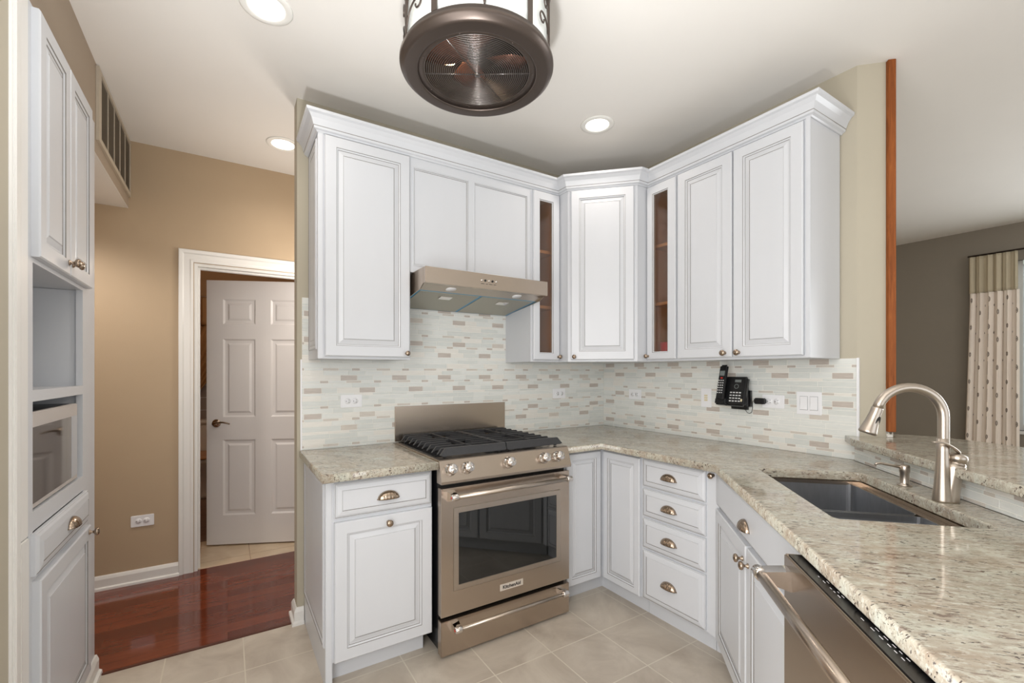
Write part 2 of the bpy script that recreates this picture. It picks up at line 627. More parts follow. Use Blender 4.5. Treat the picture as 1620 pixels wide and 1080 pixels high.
b = MB(); b.box(WF, XL, 0.0, 0, WL, 0, H)
struct('wall_back', b, M['wall_kitchen'])
YR = -1.655
b = MB(); b.prism([(0, WL), (0, YR), (0.081 + 0.0, YR - 0.081), (0.105, YR - 0.081), (0.105, WL)], 0, H)
struct('wall_right', b, M['wall_kitchen'])
# diagonal low wall carrying the bar
b = MB(); b.prism([S(-1.17, -1.16), S(-3.4, -1.16), S(-3.4, -1.28), S(-1.185, -1.28)], 0, 0.98)
struct('wall_peninsula', b, M['wall_dining'])
# stained oak corner strip at the end of the full-height wall
b = MB(); b.box(DIA, 1.286, 1.318, 1.145, 1.186, 1.036, H, 0.002)
struct('trim_1', b, M['post'], label='stained oak strip up the end of the wall')
b = MB()
random.seed(3)
pts = []
for i in range(9):
    a = i / 8.0
    pts.append((1.288 + 0.022 * a + random.uniform(-.002, .002), 1.013 + 0.024 * random.random()))
prof = [(u, z) for u, z in pts] + [(1.31, 1.0115), (1.288, 1.0115)]
A_ = [b.bm.verts.new(DIA.p(u, 1.168, z)) for u, z in prof]
B_ = [b.bm.verts.new(DIA.p(u, 1.176, z)) for u, z in prof]
b.face(A_[::-1]); b.face(B_)
for i in range(len(prof)):
    b.face([A_[i], A_[(i + 1) % len(prof)], B_[(i + 1) % len(prof)], B_[i]])
struct('trim_2', b, mat('torn_plaster', rgb(236, 232, 224), 0.9, noise=(60, 0.1), bump=(200, 0.8)), label='torn white plaster below the oak strip')

# left wall: above the pantry, soffit over the hall recess, wall left of pantry
b = MB()
b.box(WF, -3.7, -3.005, -6.1, -0.96, 0, H)                       # left of the pantry
b.box(WF, -3.7, -3.005, -0.96, 0.03, 2.395, H)                  # above it
b.box(WF, -3.7, -3.005, -0.96, -0.80, 0, 2.395)
struct('wall_left', b, M['wall_soffit'])
b = MB(); b.box(WF, -3.7, -3.005, .03, DH, 2.322, H); b.box(WF, -3.7, -3.0055, .03, DH, 2.32, 2.322, mi=1)
struct('wall_soffit', b, [M['wall_soffit'], M['ceiling']])
b = MB(); b.box(WF, -3.8, -3.7, -0.96, DH + 0.1, 0, 2.4)
struct('wall_recess', b, M['wall_hall'])
# hall wall with doorway
DX0, DX1, DZ = -2.6725, -1.868, 2.025
b = MB()
b.box(WF, -3.8, DX0, DH, DH + 0.115, 0, H)
b.box(WF, DX0, DX1, DH, DH + 0.115, DZ, H)
b.box(WF, DX1, 4.05, DH, DH + 0.115, 0, H)
struct('wall_hall', b, M['wall_hall'])
# bath
b = MB(); b.box(WF, -3.8, -3.7, DH + 0.115, 4.0, 0, H); struct('wall_bath_left', b, M['bath_wall'])
b = MB(); b.box(WF, -0.9, -0.8, DH + 0.115, 4.0, 0, H); struct('wall_bath_right', b, M['bath_wall'])
b = MB(); b.box(WF, -3.8, -0.8, 4.0, 4.1, 0, H); struct('wall_bath_far', b, M['bath_wall'])
b = MB(); b.box(WF, -3.7, -0.9, 3.98, 4.0, 0, 1.3, mi=0)
for k in range(9):
    b.box(WF, -3.7, -0.9, 3.976, 3.981, 0.1 + k * 0.15, 0.104 + k * 0.15, mi=1)
struct('trim_3', b, [M['bath_tile'], M['plate']], label='pinkish grey bath wall tile')
# dining room and rear walls
b = MB()
FX = 3.92
b.box(WF, FX, FX + 0.12, -6.1, -3.1, 0, H)
b.box(WF, FX, FX + 0.12, -3.1, -1.5, 0, 0.75)
b.box(WF, FX, FX + 0.12, -3.1, -1.5, 2.38, H)
b.box(WF, FX, FX + 0.12, -1.5, 1.1, 0, H)
struct('wall_dining', b, M['wall_dining'])
b = MB()
b.box(WF, -3.7, -2.9, -6.2, -6.08, 0, H)
b.box(WF, 1.7, 4.05, -6.2, -6.08, 0, H)
b.box(WF, -2.9, 1.7, -6.2, -6.08, 2.45, H)
struct('wall_rear', b, M['wall_kitchen'])
# window in the dining wall
b = MB()
for (y0, y1, z0, z1) in ((-3.1, -3.05, .75, 2.38), (-1.55, -1.5, .75, 2.38), (-3.05, -1.55, .75, .8), (-3.05, -1.55, 2.33, 2.38), (-2.33, -2.27, .8, 2.33)):
    b.box(WF, FX + 0.05, FX + 0.10, y0, y1, z0, z1, 0.003)
w1 = struct('window_1', b, M['trim'])
b = MB(); b.box(WF, FX + 0.072, FX + 0.078, -3.05, -1.55, .8, 2.33); obj('pane', b, M['sky_pane'], w1)
b = MB(); b.box(WF, FX - 0.03, FX + 0.05, -3.14, -1.46, .72, .75, 0.004); obj('window_sill', b, M['trim'], w1)

# baseboards and shoe
def baseboard(name, fr, u0, u1, w=0.0, h=0.085):
    b = MB()
    b.extr(fr, [(w, 0), (w + .026, 0), (w + .024, .014), (w + .014, .02), (w + .014, h - .02), (w + .008, h - .006), (w + .004, h), (w, h)], u0, u1)
    return struct(name, b, M['trim'])


HW = Fr((0, DH), (1, 0), (0, -1))
baseboard('baseboard_hall', HW, -3.7, -2.752)
ENDF = Fr((XL, 0), (0, 1), (-1, 0))
baseboard('baseboard_dining', Fr((FX, 0), (0, 1), (-1, 0)), -6, 1.0)

# door casing
def casing(name, x0, x1, zt, side_left=True):
    b = MB()
    pr = [(.004, 0), (.004, .0), ]
    prof = [(0, 0), (0.011, .0), (0.013, .012), (0.010, .02), (0.010, .05), (0.016, .058), (.018, .075), (.014, .0795), (0, .0795)]  # (w, inset outward)
    # path: left leg, head, right leg; mitred
    def loop(px, pz, dx, dz):
        return [Vector((px + dx * t, DH - w, pz + dz * t)) for w, t in prof]
    L = [loop(x0, 0.0, -1, 0), loop(x0, zt, -1, 1), loop(x1, zt, 1, 1), loop(x1, 0.0, 1, 0)]
    b.rings(L)
    return struct(name, b, M['trim'])


casing('trim_4', DX0 - .004, DX1 + .004, DZ + .004)
b = MB()
b.box(WF, DX0 + .0003, DX0 + .018, DH - .0005, DH + .118, 0, DZ - .018); b.box(WF, DX1 - .018, DX1 - .0003, DH - .0005, DH + .118, 0, DZ - .018); b.box(WF, DX0 + .0003, DX1 - .0003, DH - .0005, DH + .118, DZ - .018, DZ - .0003)
b.box(WF, DX0 + .018, DX0 + .03, DH + .045, DH + .075, 0, DZ - .03)
b.box(WF, DX0 + .018, DX1 - .018, DH + .045, DH + .075, DZ - .03, DZ - .018)
struct('trim_5', b, M['trim'])

# six-panel door, ajar into the bath
hx, hy = -1.893, 1.150
ang = math.atan2(1.492 - hy, -2.636 - hx)
DF = Fr((hx, hy), (math.cos(ang), math.sin(ang)), (math.sin(ang) * 1.0, -math.cos(ang) * 1.0))
if DF.n.y > 0:
    DF.n = -DF.n
DW_ = 0.80
b = MB()
b.box(DF, 0, DW_, -0.035, -0.012, 0.012, 2.0)
st, mid = 0.115, 0.11
cols = [(st, (DW_ - mid) / 2), ((DW_ + mid) / 2, DW_ - st)]
rows = [(0.23, 0.80), (0.97, 1.56), (1.67, 1.86)]
# stiles and rails
for u0, u1 in ((0, st), (DW_ - st, DW_), ((DW_ - mid) / 2, (DW_ + mid) / 2)):
    b.box(DF, u0, u1, -0.012, 0, 0.012, 2.0)
zr = [(0.012, .23), (.80, .97), (1.56, 1.67), (1.86, 2.0)]
for z0, z1 in zr:
    for u0, u1 in cols:
        b.box(DF, u0, u1, -0.012, 0, z0, z1)
for z0, z1 in rows:
    for u0, u1 in cols:
        b.panel(DF, u0, u1, z0, z1, [(0, -.0115, 0), (0, 0.0, 0), (.012, -.008, 0), (.03, -.009, 0), (.045, -.002, 0)])
d1 = struct('door_1', b, M['door_white'])
hb = MB()
ku, kz = DW_ - 0.07, 0.925
hb.lathe(DF.p(ku, 0, kz), DF.n, [(0, 0), (.030, 0), (.031, .004), (.026, .009), (.012, .012), (.010, .03), (.012, .045), (0, .048)], 24)
hp = []
for i in range(10):
    t = i / 9.0
    hp.append(DF.p(ku - t * 0.11, 0.04 + 0.004 * math.sin(t * 3), kz + 0.012 * math.sin(t * 3.1) - 0.004 * t))
hb.tube(hp, [0.009 - 0.004 * (i / 9.0) for i in range(10)], 10)
obj('door_handle', hb, M['bronze'], d1)
hb = MB()
for zz in (.22, 1.0, 1.8):
    hb = MB(); hb.box(DF, -0.012, 0.0, -0.004, 0.004, zz - .045, zz + .045)
    obj('hinge', hb, M['bronze'], d1)

# ------------------------------------------------------------------ mosaic backsplash
def mosaic(name, fr, u0, u1, z0, z1, w0=0.0, seed=1, label=None):
    rnd = random.Random(seed)
    b = MB()
    b.box(fr, u0, u1, w0, w0 + 0.0065, z0, z1, mi=5)
    z = z1
    k = 0
    hs = [0.0290, 0.0135, 0.0255]
    g = 0.0016
    while z > z0 + 0.004:
        h = hs[k % 3]
        zz0 = max(z - h, z0)
        row = k // 3
        # accent positions
        acc = []
        P = 0.285
        if k % 3 == 0 and row % 3 != 2:
            o = (0.10 * (row % 2)) + 0.03
            q = math.floor(u0 / P) * P + o
            while q < u1:
                acc.append((q, q + 0.088, 3)); q += P
        elif k % 3 == 1 and row % 3 != 1:
            o = (0.12 * ((row + 1) % 2)) + 0.09
            q = math.floor(u0 / P) * P + o
            while q < u1:
                acc.append((q, q + 0.042, 3))
                acc.append((q + .135, q + 0.215, 4)); q += P
        u = u0
        cuts = []
        for a0, a1, m_ in acc:
            if a1 <= u0 or a0 >= u1:
                continue
            a0 = max(a0, u0); a1 = min(a1, u1)
            cuts.append((a0, a1, m_))
        segs = []
        cur = u0
        for a0, a1, m_ in cuts + [(u1, u1, -1)]:
            L = a0 - cur
            if L > 0.004:
                n = max(1, int(round(L / 0.13)))
                wts = [rnd.uniform(0.7, 1.3) for _ in range(n)]
                t = cur
                for w_ in wts:
                    d = L * w_ / sum(wts)
                    segs.append((t, t + d, rnd.choice([0, 0, 0, 1, 1, 2]))); t += d
            if m_ >= 0:
                segs.append((a0, a1, m_ if rnd.random() > 0.12 else 4))
            cur = a1
        for a0, a1, m_ in segs:
            A = a0 + g / 2; B = a1 - g / 2; C = zz0 + g / 2; D = z - g / 2
            if B - A < 0.002 or D - C < 0.002:
                continue
            lo = [b.bm.verts.new(fr.p(x, w0 + 0.006, y)) for x, y in ((A, C), (B, C), (B, D), (A, D))]
            hi = [b.bm.verts.new(fr.p(x, w0 + 0.008, y)) for x, y in ((A + .0006, C + .0006), (B - .0006, C + .0006), (B - .0006, D - .0006), (A + .0006, D - .0006))]
            b.face(hi, m_)
            for i in range(4):
                b.face([lo[i], lo[(i + 1) % 4], hi[(i + 1) % 4], hi[i]], m_)
        z = zz0
        k += 1
    o = obj(name, b, MOSAIC, None, fix=False)
    o['kind'] = 'structure'
    if label:
        o['label'] = label
    # orient normals outward
    return o


ZC = 0.900
ZT = 0.864
ZU = 1.374
mosaic('backsplash_back', BACK, -2.158, -0.008, ZC, 1.70, seed=4, label='linear glass and stone mosaic behind the range')
mosaic('backsplash_right', RIGHT, 0.0, 1.655, ZC, ZU, seed=7, label='linear mosaic on the wall with the telephone')
HWF = Fr(S(0, -1.16), (-R2, -R2), (-R2, R2))
mosaic('backsplash_peninsula', HWF, 1.185, 3.4, ZC, 0.98, seed=9, label='strip of mosaic below the raised bar')
b = MB(); b.box(RIGHT, 1.655, 1.664, -0.004, 0.009, ZC, ZU + .002, 0.001)
struct('trim_6', b, M['plate'], label='white metal edge strip ending the mosaic')
b = MB(); b.box(BACK, -2.166, -2.158, 0, 0.009, ZC, ZU + .002, 0.001)
struct('trim_7', b, M['plate'], label='white metal edge strip at the left of the mosaic')

# ------------------------------------------------------------------ cabinetry
T = 0.020


def prof_raised(w):      # door with raised centre panel; w = back plane
    t = w + T
    return [(0, w, 0), (0, t - .004, 0), (.004, t, 0), (.050, t, 0), (.0515, t - .003, 1), (.058, t - .006, 0), (.0595, t - .0085, 1),
            (.064, t - .0085, 0), (.082, t - .003, 0), (.0833, t - .0045, 1), (.086, t - .002, 0), (.12, t - .002, 0)]


def prof_slim(w):
    t = w + T
    return [(0, w, 0), (0, t - .004, 0), (.004, t, 0), (.036, t, 0), (.0375, t - .003, 1), (.044, t - .006, 0), (.0455, t - .0085, 1),
            (.049, t - .0085, 0), (.062, t - .003, 0), (.0633, t - .0045, 1), (.066, t - .002, 0)]


def prof_drawer(w):
    t = w + T
    return [(0, w, 0), (0, t - .010, 0), (.003, t - .008, 0), (.0045, t - .009, 1), (.012, t - .004, 0), (.030, t, 0), (.0315, t - .002, 1), (.034, t, 0)]


def prof_glass(w):
    t = w + T
    return [(0, w, 0), (0, t - .004, 0), (.004, t, 0), (.040, t, 0), (.0415, t - .003, 1)]


def knob(parent, fr, u, w, z, name='knob', s=1.0):
    b = MB()
    b.lathe(fr.p(u, w, z), fr.n, [(0, 0), (.009 * s, 0), (.0095 * s, .003), (.005 * s, .006), (.0045 * s, .012), (.007 * s, .015), (.0135 * s, .019), (.0155 * s, .024), (.0135 * s, .029), (.007 * s, .032), (0, .033)], 20)
    return obj(name, b, M['bronze'], parent)


def cup(parent, fr, u, w, z, a=0.046, h=0.034, d=0.024):
    b = MB()
    NU, NV = 40, 8
    loops = []
    for j in range(NV + 1):
        ps = math.pi / 2 * j / NV
        row = []
        for i in range(NU + 1):
            ph = math.pi * i / NU
            k = 1.0 + 0.035 * math.cos(i * math.pi / 2.0) * math.sin(ph) * math.sin(ps)
            row.append(fr.p(u - a * math.cos(ph), w + d * k * math.sin(ph) ** 0.7 * math.sin(ps) + .001, z + h * k * math.sin(ph) * math.cos(ps)))
        loops.append(row)
    b.rings(loops, 0, cap0=False, cap1=False, smooth=True, closed=False)
    # flange
    b.box(fr, u - a - .002, u + a + .002, w, w + .002, z - .001, z + .003)
    b.bm.verts.ensure_lookup_table()
    bmesh.ops.remove_doubles(b.bm, verts=b.bm.verts[:], dist=1e-5)
    o = obj('cup_pull', b, M['bronze'], parent)
    md = o.modifiers.new('thickness', 'SOLIDIFY')
    md.thickness = 0.0016
    return o


CW = [M['cab'], M['glaze']]


def door(parent, fr, u0, u1, z0, z1, w, prof=prof_raised, name='door'):
    b = MB()
    b.panel(fr, u0, u1, z0, z1, prof(w))
    return obj(name, b, CW, parent)


ZB = 0.100   # toe height
FB, FD = 0.596, 0.616  # frame plane, door front

# --- left base cabinet
c = thing('base_cabinet', 'white base cabinet with one drawer left of the range', 'cabinet', (-1.91, -0.3, 0))
b = MB()
b.box(BACK, -2.128, -1.680, 0.004, FB, ZB, ZT)
b.box(BACK, -2.128, -1.700, 0.004, 0.540, 0, ZB)
b.box(BACK, -2.147, -2.120, 0.575, FB + 0.004, 0.0, ZT, 0.003)
b.box(BACK, -2.146, -2.128, 0.004, FB, 0.0, ZT)
obj('body', b, CW, c)
b = MB()
SL = Fr((-2.146, 0), (0, -1), (-1, 0))
b.panel(SL, 0.03, 0.575, 0.16, 0.85, [(0, 0, 0), (0, .004, 0), (.008, .008, 0), (.010, .006, 1), (.020, .002, 0), (.0215, .001, 1), (.03, .002, 0)])
obj('side_panel', b, CW, c)
dr = door(c, BACK, -2.114, -1.684, .700, .846, FD - T, prof_drawer, 'drawer')
cup(dr, BACK, -1.890, FD, .756, a=.048, h=.036)
d_ = door(c, BACK, -2.114, -1.684, .103, .684, FD - T)
knob(d_, BACK, -1.890, FD, .652)

# --- corner cabinet
c = thing('corner_cabinet', 'white corner base cabinet with two narrow doors right of the range', 'cabinet', (-0.45, -0.45, 0))
b = MB()
b.prism([(-0.912, -0.004), (-0.010, -0.004), (-0.010, -0.900), (-FB, -0.900), (-FB, -FB), (-0.912, -FB)], ZB, ZT)
b.prism([(-0.912, -0.004), (-0.010, -0.004), (-0.010, -0.900), (-.54, -0.900), (-.54, -.54), (-0.912, -.54)], 0, ZB)
obj('body', b, CW, c)
d_ = door(c, BACK, -0.880, -0.622, .103, .846, FD - T, prof_slim)
d_ = door(c, RIGHT, 0.625, 0.898, .103, .846, FD - T, prof_slim)

# --- drawer cabinet
c = thing('drawer_cabinet', 'white base cabinet with four drawers below the telephone wall', 'cabinet', (-0.3, -1.1, 0))
b = MB()
b.box(RIGHT, 0.902, 1.296, 0.010, FB, ZB, ZT)
b.box(RIGHT, 0.902, 1.296, 0.010, 0.54, 0, ZB)
obj('body', b, CW, c)
for z0, z1, zp in ((.704, .850, .765), (.546, .692, .607), (.378, .534, .443), (.108, .366, .224)):
    dr = door(c, RIGHT, 0.915, 1.284, z0, z1, FD - T, prof_drawer, 'drawer')
    cup(dr, RIGHT, 1.088, FD, zp, a=.046, h=.034)

# --- filler cabinet with its small knob
SY = 1.3455
c = thing('filler_cabinet', 'narrow white filler panel with a small round knob beside the sink cabinet', 'cabinet', (-0.3, -1.33, 0))
b = MB()
b.prism([(-FB, -1.2985), (-FB, -SY), (-0.575, -SY), (-0.53, -1.2985)], ZB, ZT)
b.prism([(-.54, -1.2985), (-.54, -SY - .02), (-0.525, -SY - .02), (-0.525, -1.2985)], 0, ZB)
b2 = MB()
v = [b2.bm.verts.new(RIGHT.p(u, w, z)) for w in (FB, FB + .008) for u, z in ((1.2985, ZB), (1.352, ZB), (1.352, .835), (1.335, .860), (1.2985, .862))]
b2.face(v[:5][::-1]); b2.face(v[5:])
for i in range(5):
    b2.face([v[i], v[(i + 1) % 5], v[5 + (i + 1) % 5], v[5 + i]])
obj('body', b, CW, c)
fp = obj('front_panel', b2, CW, c)
knob(fp, RIGHT, 1.322, FB + .008, .837, s=.9)

# --- sink cabinet (diagonal)
NF = -0.532     # frame plane n
c = thing('sink_cabinet', 'white sink base cabinet with two doors and a false drawer front on the diagonal run', 'cabinet', (*S(-1.85, -0.8), 0))
b = MB()
b.box(PEN, 1.372, 2.318, NF - 0.018, NF, ZB, ZT - .002)
b.box(PEN, 1.372, 1.39, -1.15, NF - 0.018, ZB, ZT - .002)
b.box(PEN, 2.30, 2.318, -1.15, NF - 0.018, ZB, ZT - .002)
b.box(PEN, 1.39, 2.30, -1.15, NF - 0.018, ZB, ZB + .018)
b.box(PEN, 1.36, 2.318, NF - .075, NF - 0.058, 0, ZB)
obj('body', b, CW, c)
pf = lambda w: [(0, w, 0), (0, w + .012, 0), (.004, w + .016, 0), (.0052, w + .0155, 1), (.014, w + T, 0)]
fd = door(c, PEN, 1.385, 2.305, .712, .858, NF, pf, 'false_drawer_front')
cup(fd, PEN, 1.845, NF + T, .756, a=.046, h=.034)
d_ = door(c, PEN, 1.385, 1.838, .103, .694, NF)
knob(d_, PEN, 1.812, NF + T, .640)
d_ = door(c, PEN, 1.852, 2.305, .103, .694, NF)
knob(d_, PEN, 1.878, NF + T, .640)

# --- dishwasher
c = thing('dishwasher', 'stainless steel dishwasher with bar handle and black top control strip', 'dishwasher', (*S(-2.62, -0.8), 0))
D0, D1 = 2.325, 2.925
b = MB(); b.box(PEN, D0 + .005, D1 - .005, -1.10, -0.535, 0.10, 0.855); b.box(PEN, D0 + .005, D1 - .005, -1.10, -0.60, 0.0, 0.10)
obj('tub', b, M['black'], c)
b = MB(); b.box(PEN, D0, D1, -0.535, -0.470, 0.11, 0.858, 0.003)
dd = obj('door', b, M['steel'], c)
b = MB(); b.box(PEN, D0 + .012, D1 - .012, -0.53, -0.476, 0.8585, 0.8605, 0.0005)
obj('control_strip', b, M['black'], dd)
rnd = random.Random(5)
u = D0 + .07
while u < D1 - .05:
    L = rnd.uniform(.005, .012)
    if rnd.random() < .7:
        for kk in range(rnd.choice([1, 2])):
            ww = -0.494 - kk * 0.007
            b = MB(); b.box(PEN, u, u + L, ww, ww + .0014, .8605, .8608)
            obj('printed_mark', b, M['white_ink'], dd)
    u += L + rnd.uniform(.008, .022)
b = MB()
hz, hn = .812, -.408
b.tube([PEN.p(D0 + .015, hn, hz), PEN.p(D1 - .015, hn, hz)], .0125, 20)
hd = obj('handle', b, M['steel'], dd)
for uu in (D0 + .012, D1 - .050):
    b = MB()
    b.extr(Fr(PEN.p(uu, 0, 0), (-R2, -R2), (-R2, R2)), [(-.472, hz - .030), (hn - .006, hz - .012), (hn + .006, hz + .002), (hn + .002, hz + .013), (-.472, hz + .020)], 0, .038)
    b.lathe(PEN.p(uu - .003, hn, hz), PEN.u, [(0, 0), (.0155, 0), (.0155, .03), (0, .03)], 20)
    obj('handle_bracket', b, M['chrome'], hd)

# --- upper cabinets
UF, UD = 0.297, 0.317
ZK = 2.445


def shell(mb, fr, u0, u1, w1, z0, z1, t=0.016, mi=0, mi_in=None):
    mb.box(fr, u0, u0 + t, .002, w1, z0, z1, mi=mi)
    mb.box(fr, u1 - t, u1, .002, w1, z0, z1, mi=mi)
    mb.box(fr, u0 + t, u1 - t, .002, w1, z0, z0 + t, mi=mi)
    mb.box(fr, u0 + t, u1 - t, .002, w1, z1 - t, z1, mi=mi)
    mb.box(fr, u0 + t, u1 - t, .002, .010, z0 + t, z1 - t, mi=mi)


c = thing('wall_cabinet', 'white upper cabinet with one tall raised door at the left end', 'cabinet', (-1.9, -0.15, ZU))
b = MB(); b.box(BACK, -2.127, -1.676, 0.010, UF, ZU, ZK)
b.box(BACK, -2.129, -2.104, UF - .004, UF + .006, ZU, ZK, .002)
obj('body', b, CW, c)
SU = Fr((-2.127, 0), (0, -1), (-1, 0))
b = MB()
b.panel(SU, 0.045, 0.262, ZU + .045, ZK - .02, [(0, 0, 0), (0, .003, 0), (.004, .006, 0), (.006, .004, 1), (.020, .001, 0), (.0215, .0008, 1), (.03, .003, 0), (.045, .004, 0), (.0465, .003, 1), (.05, .004, 0)])
obj('side_panel', b, CW, c)
d_ = door(c, BACK, -2.098, -1.684, 1.386, 2.432, UD - T)
knob(d_, BACK, -1.703, UD, 1.406, s=.85)

c = thing('hood_cabinet', 'white cabinet with two flat recessed panels above the range hood', 'cabinet', (-1.29, -0.15, 1.84))
b = MB(); b.box(BACK, -1.675, -0.906, 0.010, UF - .012, 1.836, ZK)
b.box(BACK, -1.675, -0.906, UF - .012, UF - .002, 1.836, 1.870)
for u0, u1 in ((-1.675, -1.662), (-1.330, -1.301), (-0.924, -0.906)):
    b.box(BACK, u0, u1, UF - .012, UF - .002, 1.870, 2.392)
b.box(BACK, -1.675, -0.906, UF - .012, UF - .002, 2.392, ZK)
obj('body', b, CW, c)
for u0, u1 in ((-1.662, -1.330), (-1.301, -0.924)):
    b = MB()
    b.panel(BACK, u0, u1, 1.870, 2.392, [(0, UF - .0125, 0), (0, UF, 0), (.004, UF + .002, 0), (.007, UF + .001, 0), (.0085, UF - .001, 1), (.012, UF - .003, 0), (.0135, UF - .006, 1), (.016, UF - .006, 0)])
    obj('recessed_panel', b, CW, c)

def glass_cab(fr, u0, u1, du0, du1, gu0, gu1, label, loc, ku):
    c = thing('glass_cabinet', label, 'cabinet', loc)
    b = MB()
    shell(b, fr, u0, u1, UF - .0185, ZU, ZK)
    b.box(fr, u0, du0 + .012, UF - .018, UF, ZU, ZK)
    b.box(fr, du1 - .012, u1, UF - .018, UF, ZU, ZK)
    b.box(fr, du0 + .012, du1 - .012, UF - .018, UF, ZU, ZU + .03)
    b.box(fr, du0 + .012, du1 - .012, UF - .018, UF, ZK - .04, ZK)
    obj('body', b, CW, c)
    b = MB()
    t = .017
    b.box(fr, u0 + t, u0 + t + .002, .012, UF - .02, ZU + t, ZK - t)
    b.box(fr, u1 - t - .002, u1 - t, .012, UF - .02, ZU + t, ZK - t)
    b.box(fr, u0 + t, u1 - t, .011, .013, ZU + t, ZK - t)
    b.box(fr, u0 + t, u1 - t, .012, UF - .02, ZU + t, ZU + t + .002)
    obj('lining', b, M['cab_inside'], c)
    for zz in (1.714, 2.066):
        b = MB(); b.box(fr, u0 + t + .002, u1 - t - .002, .014, UF - .03, zz, zz + .018)
        obj('shelf', b, M['cab_inside'], c)
    # door frame around the pane
    b = MB()
    z0, z1 = 1.386, 2.432
    gz0, gz1 = 1.432, 2.376
    w = UD - T
    def L(a0, a1, b0, b1, ww):
        return [fr.p(a0, ww, b0), fr.p(a1, ww, b0), fr.p(a1, ww, b1), fr.p(a0, ww, b1)]
    loops = [L(gu0, gu1, gz0, gz1, w), L(du0, du1, z0, z1, w), L(du0, du1, z0, z1, UD - .004), L(du0 + .004, du1 - .004, z0 + .004, z1 - .004, UD),
             L(gu0 - .006, gu1 + .006, gz0 - .006, gz1 + .006, UD), L(gu0 - .004, gu1 + .004, gz0 - .004, gz1 + .004, UD - .003), L(gu0, gu1, gz0, gz1, UD - .004), L(gu0, gu1, gz0, gz1, w)]
    mi = [0, 0, 0, 0, 1, 0, 0]
    R = [[b.bm.verts.new(p) for p in LL] for LL in loops[:-1]]
    R.append(R[0])
    for k in range(len(R) - 1):
        for i in range(4):
            b.face([R[k][i], R[k][(i + 1) % 4], R[k + 1][(i + 1) % 4], R[k + 1][i]], mi[k])
    d = obj('door', b, CW, c)
    b = MB(); b.box(fr, gu0 + .0005, gu1 - .0005, w + .006, w + .010, gz0 + .0005, gz1 - .0005)
    obj('pane', b, M['glass'], d)
    knob(d, fr, ku, UD, 1.406, s=.85)
    return c


glass_cab(BACK, -0.905, -0.684, -0.893, -0.692, -0.846, -0.748, 'narrow white glass-door upper cabinet next to the range hood', (-0.79, -0.15, ZU), -0.705)
glass_cab(RIGHT, 0.684, 0.902, 0.692, 0.898, 0.740, 0.842, 'narrow white glass-door upper cabinet right of the corner unit, pink cup inside', (-0.15, -0.79, ZU), 0.704)
b = MB()
b.lathe((-0.20, -0.74, 1.393), (0, 0, 1), [(0, 0), (.026, 0), (.03, .02), (.034, .10), (.031, .10), (.027, .02), (0, .012)], 20)
tag(obj('plastic_cup', b, M['pink']), 'pink cup standing behind the seeded glass cabinet door', 'cup')

c = thing('corner_wall_cabinet', 'white diagonal corner upper cabinet with one raised door', 'cabinet', (-0.3, -0.3, ZU))
b = MB()
b.prism([(-0.010, -0.010), (-0.010, -0.683), (-0.3876, -0.683), (-0.683, -0.3876), (-0.683, -0.010)], ZU, ZK)
obj('body', b, CW, c)
WS = 0.757
cu = 0.0
d_ = door(c, DIA, -0.188, 0.188, 1.386, 2.432, WS, prof_raised)
knob(d_, DIA, -0.168, WS + T, 1.404, s=.85)

c = thing('double_wall_cabinet', 'wide white upper cabinet with two raised doors above the telephone', 'cabinet', (-0.15, -1.24, ZU))
b = MB(); b.box(RIGHT, 0.903, 1.589, 0.010, UF, ZU, ZK)
b.box(RIGHT, 1.572, 1.591, UF - .004, UF + .008, ZU, ZK, .002)
obj('body', b, CW, c)
d_ = door(c, RIGHT, 0.912, 1.234, 1.386, 2.432, UD - T)
knob(d_, RIGHT, 1.198, UD, 1.408)
d_ = door(c, RIGHT, 1.242, 1.566, 1.386, 2.432, UD - T)
knob(d_, RIGHT, 1.272, UD, 1.408)

# --- crown moulding, one run over all uppers
def sweep(path, prof, mi=None):
    n = len(path)
    P = [Vector((p[0], p[1])) for p in path]
    loops = []
    for i in range(n):
        d0 = (P[i] - P[i - 1]).normalized() if i > 0 else None
        d1 = (P[i + 1] - P[i]).normalized() if i < n - 1 else None
        if d0 is None: d0 = d1
        if d1 is None: d1 = d0
        n0 = Vector((d0.y, -d0.x)); n1 = Vector((d1.y, -d1.x))
        m_ = (n0 + n1)
        m_ = m_ / (1 + n0.dot(n1))
        loops.append([Vector((P[i].x + m_.x * w, P[i].y + m_.y * w, z)) for w, z in prof])
    b = MB()
    R = [[b.bm.verts.new(p) for p in L] for L in loops]
    m = len(prof)
    for k in range(n - 1):
        for i in range(m):
            mm = mi[i] if mi else 0
            b.face([R[k][i], R[k][(i + 1) % m], R[k + 1][(i + 1) % m], R[k + 1][i]], mm)
    b.face(R[0][::-1]); b.face(R[-1])
    return b


_h = .085
b = sweep([(-1.2, WL), (XL, WL), (XL, 0), (-2.149, 0)], [(0, 0), (.026, 0), (.024, .014), (.014, .02), (.014, _h - .02), (.008, _h - .006), (.004, _h), (0, _h)])
struct('baseboard_end', b, M['trim'])
path = [(-2.127, -0.003), (-2.127, -UF), (-0.683, -UF), (-0.683, -0.3876), (-0.3876, -0.683), (-UF, -0.683), (-UF, -1.589), (-0.003, -1.589)]
z0 = ZK - .006
prof = [(.0008, z0), (.006, z0), (.010, z0 + .006), (.020, z0 + .010), (.022, z0 + .020), (.0235, z0 + .0225), (.026, z0 + .030), (.034, z0 + .050), (.046, z0 + .066), (.056, z0 + .072), (.058, z0 + .084), (.0008, z0 + .084)]
